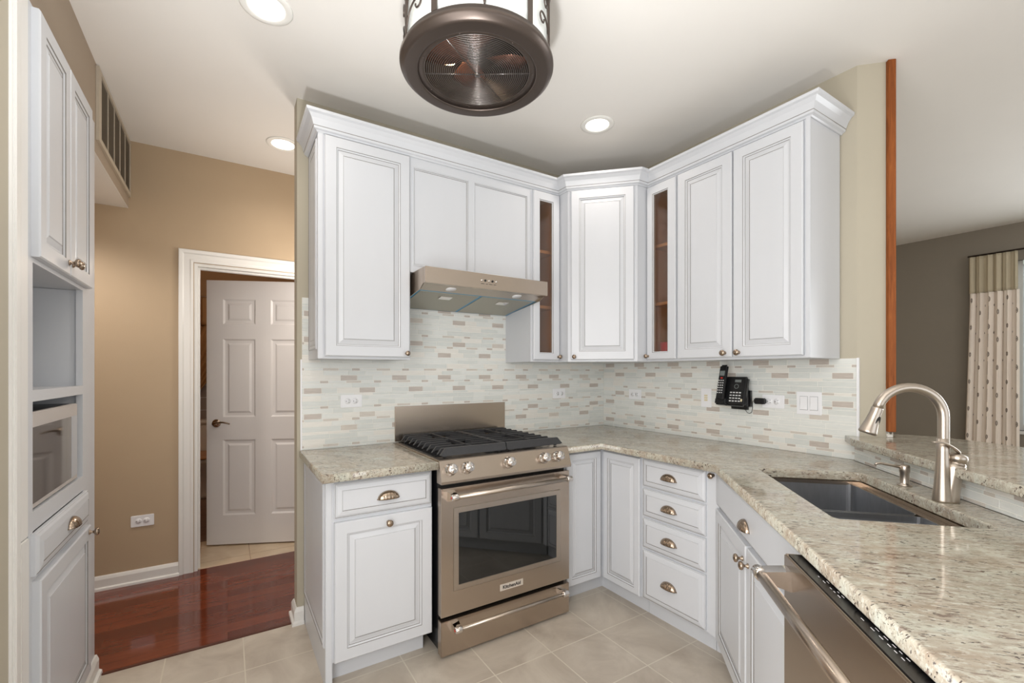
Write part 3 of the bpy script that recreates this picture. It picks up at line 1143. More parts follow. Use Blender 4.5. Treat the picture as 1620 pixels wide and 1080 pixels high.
# the path runs so that the outside is on its left: flip offsets
b = sweep(path[::-1], [(-w, z) for w, z in prof], None)
test = (Vector((path[1][0], path[1][1])))
b.bm.free()
b = sweep(path, prof, [0, 0, 0, 0, 1, 0, 0, 0, 0, 0, 0, 0])
cr = obj('crown_molding', b, CW)
tag(cr, 'continuous white crown molding along the tops of the upper cabinets', 'molding')

# ------------------------------------------------------------------ worktops
def slab(name, outline, holes, z0, z1, m, bev=0.006):
    cu = bpy.data.curves.new(name, 'CURVE')
    cu.dimensions = '2D'
    cu.fill_mode = 'BOTH'
    for L in [outline] + holes:
        sp = cu.splines.new('POLY')
        sp.points.add(len(L) - 1)
        for i, p in enumerate(L):
            sp.points[i].co = (p[0], p[1], 0, 1)
        sp.use_cyclic_u = True
    cu.extrude = (z1 - z0) / 2 - bev
    cu.bevel_depth = bev
    cu.bevel_resolution = 2
    cu.offset = -bev
    o = bpy.data.objects.new(name, cu)
    COL.objects.link(o)
    dg = bpy.context.evaluated_depsgraph_get()
    me = bpy.data.meshes.new_from_object(o.evaluated_get(dg))
    bpy.data.objects.remove(o, do_unlink=True)
    me.transform(Matrix.Translation((0, 0, (z0 + z1) / 2)))
    me.materials.clear()
    me.materials.append(m)
    me.name = name
    ob = bpy.data.objects.new(name, me)
    COL.objects.link(ob)
    return ob


def rrect(u0, u1, w0, w1, r, fr, n=5):
    out = []
    for cx_, cy_, a0 in ((u1 - r, w1 - r, 0), (u0 + r, w1 - r, 90), (u0 + r, w0 + r, 180), (u1 - r, w0 + r, 270)):
        for i in range(n + 1):
            a = math.radians(a0 + 90 * i / n)
            p = fr.p(cx_ + r * math.cos(a), cy_ + r * math.sin(a), 0)
            out.append((p.x, p.y))
    return out


o = slab('granite_countertop', [(-2.172, -0.009), (-2.172, -0.667), (-1.674, -0.667), (-1.674, -0.009)], [], ZT, ZC, M['granite'])
tag(o, 'small beige granite countertop left of the range', 'countertop')
NE = -0.498
SK = (1.470, 2.140, -1.040, -0.664)   # sink hole
o = slab('granite_worktop', [(-0.914, -0.009), (-0.009, -0.009), (-0.009, -1.625), S(-1.175, -1.152), S(-3.35, -1.152), S(-3.35, NE), (-0.667, NE / R2 - 0.667), (-0.667, -0.667), (-0.914, -0.667)],
         [rrect(SK[0], SK[1], SK[2], SK[3], .018, PEN)], ZT, ZC, M['granite'])
tag(o, 'long beige granite countertop with the sink, right of the range', 'countertop')
ZBAR = 1.012
bar = [(-0.012, -1.585), S(-1.282, -1.095), S(-3.3, -1.095), S(-3.3, -1.70), S(-1.9, -1.68), S(-1.383, -1.645), S(-1.214, -1.585), S(-1.112, -1.515), S(-1.055, -1.40), S(-1.05, -1.325), S(-1.1665, -1.325), S(-1.1675, -1.20)]
bar = [(-0.012, -1.610), S(-1.282, -1.095), S(-3.3, -1.095), S(-3.3, -1.70), S(-1.9, -1.68), S(-1.383, -1.645), S(-1.214, -1.585), S(-1.112, -1.515), S(-1.055, -1.40), S(-1.05, -1.325), S(-1.189, -1.325), S(-1.189, -1.19), (-0.012, -1.668)]
o = slab('granite_bar_top', bar, [], 0.980, ZBAR, M['granite'], 0.005)
tag(o, 'raised granite bar top on the low wall behind the sink', 'countertop')

# ------------------------------------------------------------------ sink
c = thing('kitchen_sink', 'undermount stainless steel double bowl sink set in the granite', 'sink', (*S(-1.8, -0.85), 0.64))
b = MB()
def basin(b, u0, u1, w0, w1, zt, zb, r=.02):
    def Lp(d, z):
        pts = []
        for cx_, cy_, a0 in ((u1 - r, w1 - r, 0), (u0 + r, w1 - r, 90), (u0 + r, w0 + r, 180), (u1 - r, w0 + r, 270)):
            for i in range(5):
                a = math.radians(a0 + 90 * i / 4)
                rr = max(r - d, .002)
                pts.append(PEN.p(cx_ + rr * math.cos(a), cy_ + rr * math.sin(a), z))
        return pts
    cx_, cy_ = (u0 + u1) / 2, (w0 + w1) / 2
    loops = [Lp(-.003, zt), Lp(0, zt), Lp(0.001, zb + .02), Lp(0.006, zb + .006), Lp(.014, zb)]
    b.rings(loops, 0, cap0=False, cap1=True, smooth=False)
ZR = ZT - .0015
UM = 1.885
basin(b, SK[0] + .004, UM - .008, SK[2] + .032, SK[3] - .002, ZR - .012, ZR - .235)
basin(b, UM + .008, SK[1] - .004, SK[2] + .032, SK[3] - .002, ZR - .012, ZR - .235)
# outer skin, rim flange, ledge and low divide
b.box(PEN, UM - .013, UM + .013, SK[2] + .03, SK[3] - .001, ZR - .20, ZR - .030, .004)
obj('bowls', b, M['steel_dark'], c, fix=False)
b = MB()
b.box(PEN, SK[0] - .015, SK[1] + .015, SK[2] - .015, SK[2] + .002, ZR - .014, ZR)
b.box(PEN, SK[0] - .015, SK[1] + .015, SK[3] - .003, SK[3] + .015, ZR - .014, ZR)
b.box(PEN, SK[0] - .015, SK[0] + .005, SK[2] + .002, SK[3] - .003, ZR - .014, ZR)
b.box(PEN, SK[1] - .005, SK[1] + .015, SK[2] + .002, SK[3] - .003, ZR - .014, ZR)
b.box(PEN, SK[0] + .005, SK[1] - .005, SK[2] + .002, SK[2] + .030, ZR - .018, ZR - .011, .001)
obj('rim', b, M['steel'], c)
for uu in (1.68, 2.01):
    b = MB()
    b.lathe(PEN.p(uu, -.86, ZR - .2348), (0, 0, 1), [(0, .001), (.025, .001), (.027, .004), (.04, .003), (.042, 0.0005)], 24)
    obj('drain', b, M['chrome'], c)

# faucet
fx, fy = -0.564, -2.092
c = thing('kitchen_faucet', 'brushed nickel pull-down faucet with high arc and side lever behind the sink', 'faucet', (fx, fy, ZC))
dv = Vector((-0.205, 0.134, 0)).normalized()   # spout direction in plan (towards the sink, across the view)
dv = Vector((-0.95, 0.30, 0)).normalized()
F_ = Vector((math.cos(YAW), math.sin(YAW), 0))
Rt = Vector((math.sin(YAW), -math.cos(YAW), 0))
dv = (-Rt * 0.97 + F_ * 0.22).normalized()
base_ = Vector((fx, fy, ZC))
b = MB()
# leaning body: oval column widening, pipe emerging from the left, cap with lever on the right
def ell(cn, a, e, z, n=28):
    return [Vector((cn.x, cn.y, z)) + (-dv) * (a * math.cos(2 * math.pi * i / n)) + dv.cross(Vector((0, 0, 1))) * (e * math.sin(2 * math.pi * i / n)) for i in range(n)]
b.tube([base_ + dv * .006 + Vector((0, 0, z)) for z in (0, .006, .04, .08, .12, .16, .20)], [.0265, .026, .0225, .0195, .0175, .0160, .0150], 28)
loops = []
for z, shift, a, e in ((0, .008, .028, .0245), (.006, .008, .0275, .024), (.04, .013, .0245, .0225), (.08, .020, .0235, .0215), (.11, .026, .0240, .0215), (.128, .029, .0245, .0215)):
    loops.append([p + Vector((0, 0, (p - base_).dot(dv) * .22 * (z / .128))) for p in ell(base_ + (-dv) * (shift), a, e, ZC + z)])
b.rings(loops, 0, smooth=True)
obj('body', b, M['nickel'], c)
b = MB()
pb = base_ + dv * 0.004
arc = [pb + Vector((0, 0, z)) for z in (.10, .14, .18, .22, .26)]
rad_ = 0.092
cz = ZC + .268
for i in range(0, 19):
    a = math.radians(180 * i / 18 * 0.917)
    arc.append(pb + dv * (rad_ - rad_ * math.cos(a)) + Vector((0, 0, cz - ZC + rad_ * math.sin(a))))
b.tube(arc, .0145, 18)
obj('spout', b, M['nickel'], c)
tip = arc[-1]
td = (arc[-1] - arc[-2]).normalized()
b = MB()
b.lathe(tip - td * 0.002, td, [(0, 0), (.0155, 0), (.016, .003), (.0160, .02), (.019, .05), (.0245, .080), (.0255, .084), (.0245, .088), (.021, .090), (0, .089)], 28)
sh = obj('spray_head', b, M['nickel'], c)
b = MB()
side = (-dv * 0.35 - F_ * 0.9)
side = (side - td * side.dot(td)).normalized()
ctr = tip + td * .045 + side * .0165
e2 = td.cross(side).normalized()
ring0 = [ctr + td * (.020 * math.cos(2 * math.pi * i / 20)) + side * .0015 + e2 * (.0085 * math.sin(2 * math.pi * i / 20)) for i in range(20)]
ring1 = [p - side * .010 for p in ring0]
b.rings([ring1, ring0], 0)
obj('spray_button', b, M['plastic_black'], sh)
# lever cap and blade
b = MB()
capc = base_ - dv * 0.029
axis = Vector((0, 0, 1)) * .95 - dv * 0.20
axis.normalize()
b.lathe(capc + Vector((0, 0, .119)), axis, [(0, 0), (.0225, 0), (.0225, .004), (.021, .0045), (.021, .007), (.0235, .0075), (.0245, .022), (.022, .030), (.012, .034), (0, .035)], 28)
obj('lever_cap', b, M['nickel'], c)
b = MB()
L0 = capc + Vector((0, 0, .153))
lp, lr = [], []
for i in range(12):
    t = i / 11.0
    lp.append(L0 + dv * (0.098 * t - .008) + Vector((0, 0, 0.036 * math.sin(t * 1.7) + 0.003)) - F_ * (.034 * math.sin(t * 1.6)))
W_ = [.009, .011, .0105, .009, .0075, .0065, .006, .006, .0065, .007, .007, .005]
Lps = []
pe = dv.cross(Vector((0, 0, 1)))
for i in range(12):
    th = .0055 - .003 * i / 11
    Lps.append([lp[i] + pe * (W_[i] * math.cos(2 * math.pi * k / 12)) + Vector((0, 0, th * math.sin(2 * math.pi * k / 12))) for k in range(12)])
b.rings(Lps, 0, smooth=True)
obj('lever', b, M['nickel'], c)

# soap dispenser
c = thing('soap_dispenser', 'small brushed nickel soap dispenser left of the faucet', 'soap dispenser', (-0.42, -1.95, ZC))
b = MB()
b.lathe((-0.42, -1.95, ZC), (0, 0, 1), [(0, 0), (.021, 0), (.0215, .004), (.015, .008), (.0135, .012), (.0135, .046), (.0155, .052), (.0155, .070), (.014, .074), (0, .075)], 24)
obj('pump_body', b, M['nickel'], c)
b = MB()
p0 = Vector((-0.42, -1.95, ZC + .064))
b.tube([p0, p0 + dv * .04 + Vector((0, 0, .008)), p0 + dv * .075 + Vector((0, 0, .014)), p0 + dv * .088 + Vector((0, 0, .012)), p0 + dv * .092 + Vector((0, 0, .006))], [.006, .005, .0045, .0045, .0035], 10)
obj('nozzle', b, M['nickel'], c)

# ------------------------------------------------------------------ range
RX0, RX1 = -1.668, -0.920
c = thing('gas_range', 'stainless steel slide-in gas range with black cast iron grates', 'range', (-1.294, -0.35, 0))
b = MB()
b.box(BACK, RX0 + .003, RX1 - .003, 0.03, 0.640, 0.03, 0.885)
for u_ in (RX0 + .05, RX1 - .08):
    for w_ in (.08, .58):
        b.box(BACK, u_, u_ + .03, w_, w_ + .03, 0, .03)
for k in range(9):
    b.box(BACK, RX0 + .0015, RX0 + .004, .36 + .022 * k, .372 + .022 * k, .06, .20)
obj('body', b, M['black'], c)
b = MB()
b.extr(BACK, [(.03, .886), (.05, .907), (.655, .907), (.664, .903), (.694, .812), (.692, .800), (.640, .800), (.640, .886)], RX0 - .004, RX1 + .004)
obj('control_panel', b, M['steel'], c)
b = MB(); b.box(BACK, RX0 + .012, RX1 - .012, 0.045, 0.575, 0.9072, 0.9092)
b.box(BACK, -1.40, -1.10, 0.60, 0.625, 0.9072, 0.9085)
obj('cooktop_well', b, M['black'], c)
# knobs along the slanted fascia
fn = Vector((0, -0.091, 0.030)).normalized()
fn = Vector((0, -0.95, 0.313)).normalized()
for kx in (-1.622, -1.537, -1.306, -1.090, -1.000):
    b = MB()
    o_ = Vector((kx, -0.6785, 0.861))
    b.lathe(o_, fn, [(0, 0), (.0285, 0), (.0285, .004), (.023, .007), (.0195, .018), (.0195, .020), (.0225, .0205), (.0225, .038), (.021, .0405), (0, .041)], 32)
    kb = obj('control_knob', b, M['chrome'], c)
    b = MB()
    b.box(Fr((0, 0), (1, 0), (0, 1)), kx - .0012, kx + .0012, o_.y - .0395, o_.y - .0372, o_.z + .014, o_.z + .030)
# burners
for (bx, by, br_) in ((-1.52, -.18, .035), (-1.52, -.45, .045), (-1.294, -.31, .05), (-1.07, -.18, .03), (-1.07, -.45, .045)):
    b = MB()
    b.lathe((bx, -abs(by), .909), (0, 0, 1), [(0, 0), (br_ + .012, 0), (br_ + .010, .006), (br_, .010), (br_, .018), (br_ - .006, .021), (0, .021)], 24)
    obj('burner_cap', b, M['iron'], c)
# grates: three units
GZ = .940
for gx0, gx1 in ((-1.648, -1.416), (-1.412, -1.176), (-1.172, -0.940)):
    pass
def bar3(b, p, q, h0, h1, t):
    """a bar from p to q (xy), tall, thin"""
    P = Vector((p[0], p[1])); Q = Vector((q[0], q[1]))
    d = (Q - P).normalized(); n = Vector((-d.y, d.x)) * t / 2
    fr = Fr((P.x, P.y), (d.x, d.y), (-d.y, d.x))
    L = (Q - P).length
    b.box(fr, 0, L, -t / 2, t / 2, h0, h1, .002, seg=1)
for gi, (gx0, gx1) in enumerate(((-1.652, -1.296), (-1.292, -0.936))):
    b = MB()
    y0, y1 = -.060, -.628
    # front rail: tall, bevelled, its outer end sloping down
    o0 = .026 if gi == 0 else .001
    o1 = .026 if gi == 1 else .001
    pr = [(gx0, .922), (gx0 + o0, .954), (gx1 - o1, .954), (gx1, .922), (gx1 - .012, .918), (gx0 + .012, .918)]
    A_ = [b.bm.verts.new((x, y1 - .006 - (.008 if z < .94 else 0), z)) for x, z in pr]
    B_ = [b.bm.verts.new((x, y1 + .006, z)) for x, z in pr]
    b.face(A_); b.face(B_[::-1])
    for i in range(6):
        b.face([A_[i], B_[i], B_[(i + 1) % 6], A_[(i + 1) % 6]])
    bar3(b, (gx0 + .02, y0), (gx1 - .02, y0), .926, .950, .012)
    ribs = (gx0 + .085, gx0 + .178, gx1 - .001) if gi == 0 else (gx0 + .001, gx1 - .178, gx1 - .085)
    xm = (gx0 + gx1) / 2
    bar3(b, (xm, y1 + .006), (xm, y0 - .006), .932, .9515, .0065)
    xe = gx1 - .005 if gi == 0 else gx0 + .005
    bar3(b, (xe, y1 + .006), (xe, y0 - .006), .930, .9515, .0075)
    ny = 9
    for k in range(ny):
        yy = y0 + (y1 - y0) * (k + .45) / ny
        for side in (0, 1):
            outer = (gi == 0 and side == 0) or (gi == 1 and side == 1)
            if side == 0:
                x0_, x1_ = gx0, xm - (.045 if k % 4 in (1, 2) else -.003)
            else:
                x0_, x1_ = xm + (.045 if k % 4 in (1, 2) else -.003), gx1
            if not outer and k % 4 in (1, 2):
                x0_, x1_ = (x0_, x1_ - .02) if side == 0 else (x0_ + .02, x1_)
            e0 = .022 if (outer and side == 0) else .001
            e1 = .022 if (outer and side == 1) else .001
            t_ = .012 if outer else .0085
            pr = [(x0_, .921), (x0_ + e0, .9485), (x1_ - e1, .9485), (x1_, .921), (x1_ - .02, .930), (x0_ + .02, .930)]
            A_ = [b.bm.verts.new((x, yy - t_ / 2, z)) for x, z in pr]
            B_ = [b.bm.verts.new((x, yy + t_ / 2, z)) for x, z in pr]
            b.face(A_); b.face(B_[::-1])
            for i in range(6):
                b.face([A_[i], B_[i], B_[(i + 1) % 6], A_[(i + 1) % 6]])
    for xx in (gx0 + .03, gx1 - .03):
        for yy in (y0 - .01, y1 + .012):
            b.box(WF, xx - .006, xx + .006, yy - .006, yy + .006, .909, .93)
    obj('grate', b, M['iron'], c)
# oven door
b = MB()
FO = .681
b.box(BACK, RX0, RX1, .642, .672, .193, .778, .002)
obj_ = None
def frame_ring(b, fr, a, inn, w0, w1, mi=0):
    u0, u1, z0, z1 = a; U0, U1, Z0, Z1 = inn
    b.box(fr, u0, u1, w0, w1, z0, Z0, mi=mi); b.box(fr, u0, u1, w0, w1, Z1, z1, mi=mi)
    b.box(fr, u0, U0, w0, w1, Z0, Z1, mi=mi); b.box(fr, U1, u1, w0, w1, Z0, Z1, mi=mi)
frame_ring(b, BACK, (RX0, RX1, .193, .778), (-1.607, -.981, .300, .684), .672, FO)
od = obj('oven_door', b, M['steel'], c)
b = MB()
b.panel(BACK, -1.606, -.982, .301, .683, [(0, .6725, 0), (0, FO + .001, 0), (.002, FO + .003, 0), (.024, FO + .003, 0), (.025, FO + .001, 0), (.0252, .676, 0)])
obj('window_bezel', b, M['nickel'], od)
b = MB(); b.box(BACK, -1.5805, -1.0075, .677, FO + .0005, .3265, .6575)
obj('oven_window', b, M['oven_glass'], od)
b = MB()
b.box(BACK, -1.358, -1.222, FO, FO + .003, .236, .268, .001)
bd = obj('badge', b, mat('pale_metal_badge', rgb(214, 204, 192), .45, .3, noise=(20, .02)), od)
tx = bpy.data.curves.new('badge_lettering', 'FONT')
tx.body = 'KitchenAid'
tx.size = .0235
tx.extrude = .0004
tx.offset = .0006
tx.align_x = 'CENTER'; tx.align_y = 'CENTER'
to = bpy.data.objects.new('badge_lettering', tx)
COL.objects.link(to)
to.data.materials.append(M['slot'])
to.parent = bd
to.location = Vector((-1.290, -(FO + .0034), .252)) - LOC[bd.name]
to.rotation_euler = (math.pi / 2, 0, 0)
bpy.context.view_layer.update()
tm = bpy.data.meshes.new_from_object(to.evaluated_get(bpy.context.evaluated_depsgraph_get()))
t2 = bpy.data.objects.new('badge_lettering', tm)
COL.objects.link(t2)
t2.parent = bd
t2.location = to.location
t2.rotation_euler = to.rotation_euler
bpy.data.objects.remove(to, do_unlink=True)
t2.name = 'badge_lettering'


def bar_handle(parent, fr, u0, u1, w, wf, z, r, name='handle'):
    b = MB(); b.tube([fr.p(u0, w, z), fr.p(u1, w, z)], r, 18)
    h = obj(name, b, M['nickel'], parent)
    for k, uu in enumerate((u0, u1)):
        sgn = 1 if k == 0 else -1
        b = MB()
        # tapered bracket from the face to the bar
        A = [fr.p(uu + sgn * a_, wf, z + d_) for a_, d_ in ((-.006, -.030), (.030, -.012), (.030, .018), (-.006, .014))]
        B = [fr.p(uu + sgn * a_, w + .004, z + d_) for a_, d_ in ((-.010, -.013), (.020, -.011), (.020, .011), (-.010, .013))]
        b.rings([A, B], 0)
        b.lathe(fr.p(uu - sgn * .010, w, z), fr.u * sgn, [(0, 0), (.0135, .001), (.0150, .003), (.0150, .030), (.0135, .034), (0, .034)], 20)
        e = obj('handle_bracket', b, M['chrome'], h)
        b = MB()
        b.lathe(fr.p(uu - sgn * .0105, w, z), -fr.u * sgn, [(0, 0), (.006, 0), (.006, .0006), (0, .0006)], 16)
        obj('medallion', b, M['red'], h)
    return h


bar_handle(od, BACK, -1.632, -.956, .735, FO, .748, .0115)
b = MB(); b.box(BACK, RX0, RX1, .642, FO, .014, .172, .002)
dr = obj('warming_drawer', b, M['steel'], c)
bar_handle(dr, BACK, -1.612, -.976, .728, FO, .146, .0085)

b = MB(); b.box(BACK, RX0 + .002, RX1 + .002, .0085, .018, .9075, 1.110, .001)
o = obj('back_guard', b, M['steel'])
tag(o, 'plain stainless steel back guard panel standing behind the range', 'back guard')

# ------------------------------------------------------------------ hood
c = thing('range_hood', 'slim stainless steel under-cabinet range hood over the range', 'range hood', (-1.28, -0.25, 1.7))
HX0, HX1 = -1.661, -0.907
b = MB()
b.box(BACK, HX0, HX1, .442, .474, 1.753, 1.834, .0015)
b.box(BACK, HX0, HX1, .012, .442, 1.818, 1.834)
for u0, u1 in ((HX0, HX0 + .004), (HX1 - .004, HX1)):
    b.extr(BACK, [(.012, 1.685), (.40, 1.732), (.442, 1.753), (.442, 1.818), (.012, 1.818)], u0, u1)
b.box(BACK, HX0, HX1, .012, .022, 1.685, 1.818)
obj('canopy', b, M['steel'], c)
b = MB()
b.extr(BACK, [(.36, 1.735), (.442, 1.753), (.442, 1.757), (.36, 1.741)], HX0 + .004, HX1 - .004)
obj('light_strip', b, M['nickel'], c)
b = MB()
sl = (1.735 - 1.684) / (.36 - .022)
b.extr(BACK, [(.022, 1.684), (.36, 1.735), (.36, 1.739), (.022, 1.688)], HX0 + .004, HX1 - .004)
uf = obj('filter_frame', b, M['blue_film'], c)
um = (HX0 + HX1) / 2
for u0, u1 in ((HX0 + .020, um - .009), (um + .009, HX1 - .020)):
    b = MB()
    a0, a1 = .032, .350
    z_ = lambda w: 1.684 + (w - .022) * sl
    b.extr(BACK, [(a0, z_(a0) - .002), (a1, z_(a1) - .002), (a1, z_(a1) + .001), (a0, z_(a0) + .001)], u0, u1)
    fl = obj('filter', b, M['mesh_filter'], c)
    b = MB()
    uc = (u0 + u1) / 2
    b.extr(BACK, [(.255, z_(.255) - .006), (.300, z_(.300) - .006), (.300, z_(.300) - .001), (.255, z_(.255) - .001)], uc - .035, uc + .035)
    obj('filter_latch', b, M['chrome'], fl)
for uu in (HX0 + .17, HX1 - .17):
    b = MB(); b.lathe(BACK.p(uu, .405, 1.7462), (0, -.3, -1), [(0, 0), (.028, 0), (.028, .003), (0, .003)], 20)
    obj('hood_lamp', b, M['plate'], c)
for k in range(5):
    b = MB(); b.lathe(BACK.p(-1.345 + k * .022, .474, 1.797), BACK.n, [(0, 0), (.006, 0), (.006, .003), (.0045, .005), (0, .005)], 14)
    obj('push_button', b, M['chrome' if k % 2 == 0 else 'slot'], c)
for k, (a_, l_) in enumerate(((-1.350, .022), (-1.320, .012), (-1.300, .020), (-1.272, .016))):
    b = MB(); b.box(BACK, a_, a_ + l_, .474, .4743, 1.778, 1.7805)
    obj('printed_mark', b, M['slot'], c)

# ------------------------------------------------------------------ outlets, switches, phone
def socket_marks(b, fr, u, w, z, rot=False):
    for su, sz, l in ((-.006, .004, .007), (.006, .004, .0055)):
        if rot:
            b.box(fr, u + sz - .0 - l / 2 + .002, u + sz + l / 2 + .002, w, w + .0006, z + su - .001, z + su + .001)
        else:
            b.box(fr, u + su - .001, u + su + .001, w, w + .0006, z + sz - l / 2, z + sz + l / 2)
    if rot:
        b.lathe(fr.p(u - .008, w, z), fr.n, [(0, 0), (.0022, 0), (.0022, .0006), (0, .0006)], 10)
    else:
        b.lathe(fr.p(u, w, z - .008), fr.n, [(0, 0), (.0022, 0), (.0022, .0006), (0, .0006)], 10)


def outlet(fr, u, z, w, label, wide=.114, tall=.070, name='power_outlet', group=None, mat_='plate'):
    p = fr.p(u, w, z)
    c = thing(name, label, 'outlet', (p.x, p.y, p.z), group)
    b = MB(); b.box(fr, u - wide / 2, u + wide / 2, w, w + .005, z - tall / 2, z + tall / 2, .002)
    obj('cover_plate', b, M[mat_], c)
    for du in (-.0195, .0195):
        b = MB()
        b.lathe(fr.p(u + du, w + .005, z), fr.n, [(0, 0), (.0165, 0), (.016, .002), (0, .002)], 20)
        s_ = obj('socket', b, M[mat_], c)
        b = MB(); socket_marks(b, fr, u + du, w + .007, z, True)
        obj('socket_holes', b, M['slot'], s_)
    return c


outlet(BACK, -1.909, 1.150, .008, 'white double power outlet on the mosaic left of the range')
outlet(BACK, -0.452, 1.155, .008, 'white double power outlet on the mosaic right of the range, near the corner')
outlet(RIGHT, 0.325, 1.150, .008, 'white double power outlet on the side wall, close to the corner')
outlet(RIGHT, 1.282, 1.152, .008, 'white double power outlet with the black telephone adapter plugged in')
outlet(HW, -2.937, 0.383, .0, 'white double power outlet low on the tan hall wall')

c = thing('dimmer_switch', 'narrow white control plate with ivory buttons left of the telephone', 'switch', (0, -.887, 1.152))
b = MB(); b.box(RIGHT, .852, .922, .008, .013, 1.096, 1.210, .002); obj('cover_plate', b, M['plate'], c)
for k in range(3):
    b = MB(); b.box(RIGHT, .876, .898, .013, .0155, 1.134 + k * .014, 1.144 + k * .014, .001); obj('button', b, M['ivory'], c)
c = thing('light_switch', 'white double rocker light switch at the right end of the mosaic', 'switch', (0, -1.456, 1.153))
b = MB(); b.box(RIGHT, 1.399, 1.513, .008, .013, 1.096, 1.210, .002); obj('cover_plate', b, M['plate'], c)
for u_ in (1.433, 1.479):
    b = MB(); b.box(RIGHT, u_ - .0185, u_ + .0185, .013, .0136, 1.118, 1.188)
    obj('rocker_gap', b, mat('grey_gap', rgb(176, 176, 178), .5, noise=(10, .02)), c)
    b = MB()
    b.extr(RIGHT, [(.013, 1.120), (.0175, 1.121), (.0145, 1.153), (.016, 1.185), (.013, 1.186)], u_ - .0165, u_ + .0165)
    obj('rocker', b, M['plate'], c)
b = MB()
c2 = None

# telephone: wall bracket, slanted base with keypad, cordless handset in its cradle
c = thing('wall_telephone', 'black corded telephone base with keypad, mounted on the mosaic wall', 'telephone', (0, -1.09, 1.2))
b = MB(); b.box(RIGHT, 1.048, 1.176, .008, .060, 1.100, 1.225, .018, seg=3)
obj('wall_bracket', b, M['plastic_black'], c)
b = MB(); b.box(RIGHT, 1.090, 1.102, .060, .0615, 1.118, 1.150); obj('release_tab', b, M['white_ink'], c)
# tilted slab: bottom further from the wall
tilt = math.radians(14)
roll = math.radians(0)
def PH(u, v, t):      # u across, v up the face, t out of the face
    return RIGHT.p(u + .065, .115 - v * math.sin(tilt) + t * math.cos(tilt), 1.135 + v * math.cos(tilt) + t * math.sin(tilt))
def phbox(b, u0, u1, v0, v1, t0, t1, bv=0.0, mi=0, sk=0.0):
    vs = [b.bm.verts.new(PH(u + sk * v, v, t)) for t in (t0, t1) for v in (v0, v1) for u in (u0, u1)]
    q = [(0, 1, 3, 2), (4, 6, 7, 5), (0, 4, 5, 1), (2, 3, 7, 6), (0, 2, 6, 4), (1, 5, 7, 3)]
    fs = [b.face([vs[i] for i in k], mi) for k in q]
    if bv:
        es = list({e for f in fs for e in f.edges})
        bmesh.ops.bevel(b.bm, geom=es, offset=bv, segments=3, affect='EDGES')
b = MB()
phbox(b, .955, 1.115, -.010, .155, -.035, 0.0, .010)
phbox(b, .955, 1.022, -.012, .030, -.02, .022, .008)
# support arch linking to the bracket
bs = obj('base_body', b, M['plastic_black'], c)
b = MB()
for r_ in range(4):
    for k_ in range(4):
        phbox(b, 1.030 + k_ * .017, 1.041 + k_ * .017, .012 + r_ * .016, .018 + r_ * .016, .0, .0016, .0, 0)
obj('keypad', b, M['white_ink'], bs)
b = MB(); phbox(b, 1.050, 1.085, .122, .136, 0, .0012); obj('display', b, M['grey_lcd'], bs)
b = MB()
for i in range(20):
    a0, a1 = 2 * math.pi * i / 20, 2 * math.pi * (i + 1) / 20
    P = [PH(1.062 + rr * math.cos(a), .098 + rr * math.sin(a), .0012) for rr, a in ((.010, a0), (.013, a0), (.013, a1), (.010, a1))]
    b.face([b.bm.verts.new(p) for p in P])
obj('dial_ring', b, M['grey_lcd'], bs, fix=False)
b = MB(); phbox(b, 1.096, 1.104, .014, .028, 0, .002); obj('key', b, M['ivory'], bs)
c = thing('telephone_handset', 'black cordless handset standing in the cradle of the telephone base', 'telephone', (-.1, -.99, 1.2))
b = MB()
phbox(b, .966, 1.014, .008, .215, .014, .036, .009)
hs = obj('handset_body', b, M['plastic_black'], c)
b = MB(); phbox(b, .976, 1.005, .150, .178, .0355, .037); obj('display', b, M['grey_lcd'], hs)
b = MB()
for r_ in range(6):
    for k_ in range(3):
        phbox(b, .974 + k_ * .012, .981 + k_ * .012, .050 + r_ * .014, .055 + r_ * .014, .0355, .0372)
obj('keypad', b, M['white_ink'], hs)
b = MB(); phbox(b, .984, .996, .133, .141, .0355, .0375); obj('talk_key', b, M['red'], hs)
c = thing('power_adapter', 'small black power adapter plugged into the outlet beside the telephone', 'adapter', (0, -1.225, 1.15))
b = MB(); b.box(RIGHT, 1.196, 1.250, .0152, .047, 1.136, 1.168, .005); obj('adapter_body', b, M['plastic_black'], c)
b = MB()
b.tube([RIGHT.p(1.199, .03, 1.152), RIGHT.p(1.190, .028, 1.152), RIGHT.p(1.178, .018, 1.150), RIGHT.p(1.172, .014, 1.138), RIGHT.p(1.172, .0125, 1.110), RIGHT.p(1.168, .0125, 1.088), RIGHT.p(1.156, .0125, 1.078), RIGHT.p(1.142, .0125, 1.082), RIGHT.p(1.135, .015, 1.094), RIGHT.p(1.132, .02, 1.0995)], .0015, 6)
obj('power_cord', b, M['plastic_black'], c)

# ------------------------------------------------------------------ ceiling fan
FC = Vector((-1.758, -1.192, 0))
FZ = 2.330
c = thing('ceiling_fan', 'dark bronze caged drum ceiling fan light with scrollwork and a wire grille', 'ceiling fan', (FC.x, FC.y, FZ))
def at(z): return (FC.x, FC.y, z)
b = MB()
b.lathe(at(0), (0, 0, 1), [(.202, FZ + .012), (.202, FZ + .002), (.205, FZ), (.207, FZ), (.240, FZ), (.243, FZ + .0004), (.248, FZ + .0025), (.250, FZ + .0045), (.259, FZ + .013), (.262, FZ + .020), (.262, FZ + .027), (.258, FZ + .032), (.257, FZ + .0325), (.257, FZ + .038), (.2565, FZ + .0385), (.253, FZ + .0395), (.253, FZ + .045), (.2525, FZ + .0455), (.246, FZ + .050), (.202, FZ + .050), (.202, FZ + .012)], 96, caps=False)
obj('lower_ring', b, M['oil_bronze'], c)
b = MB()
b.lathe(at(0), (0, 0, 1), [(.180, FZ + .010), (.202, FZ + .004), (.202, FZ + .014), (.185, FZ + .02), (.180, FZ + .010)], 72, caps=False)
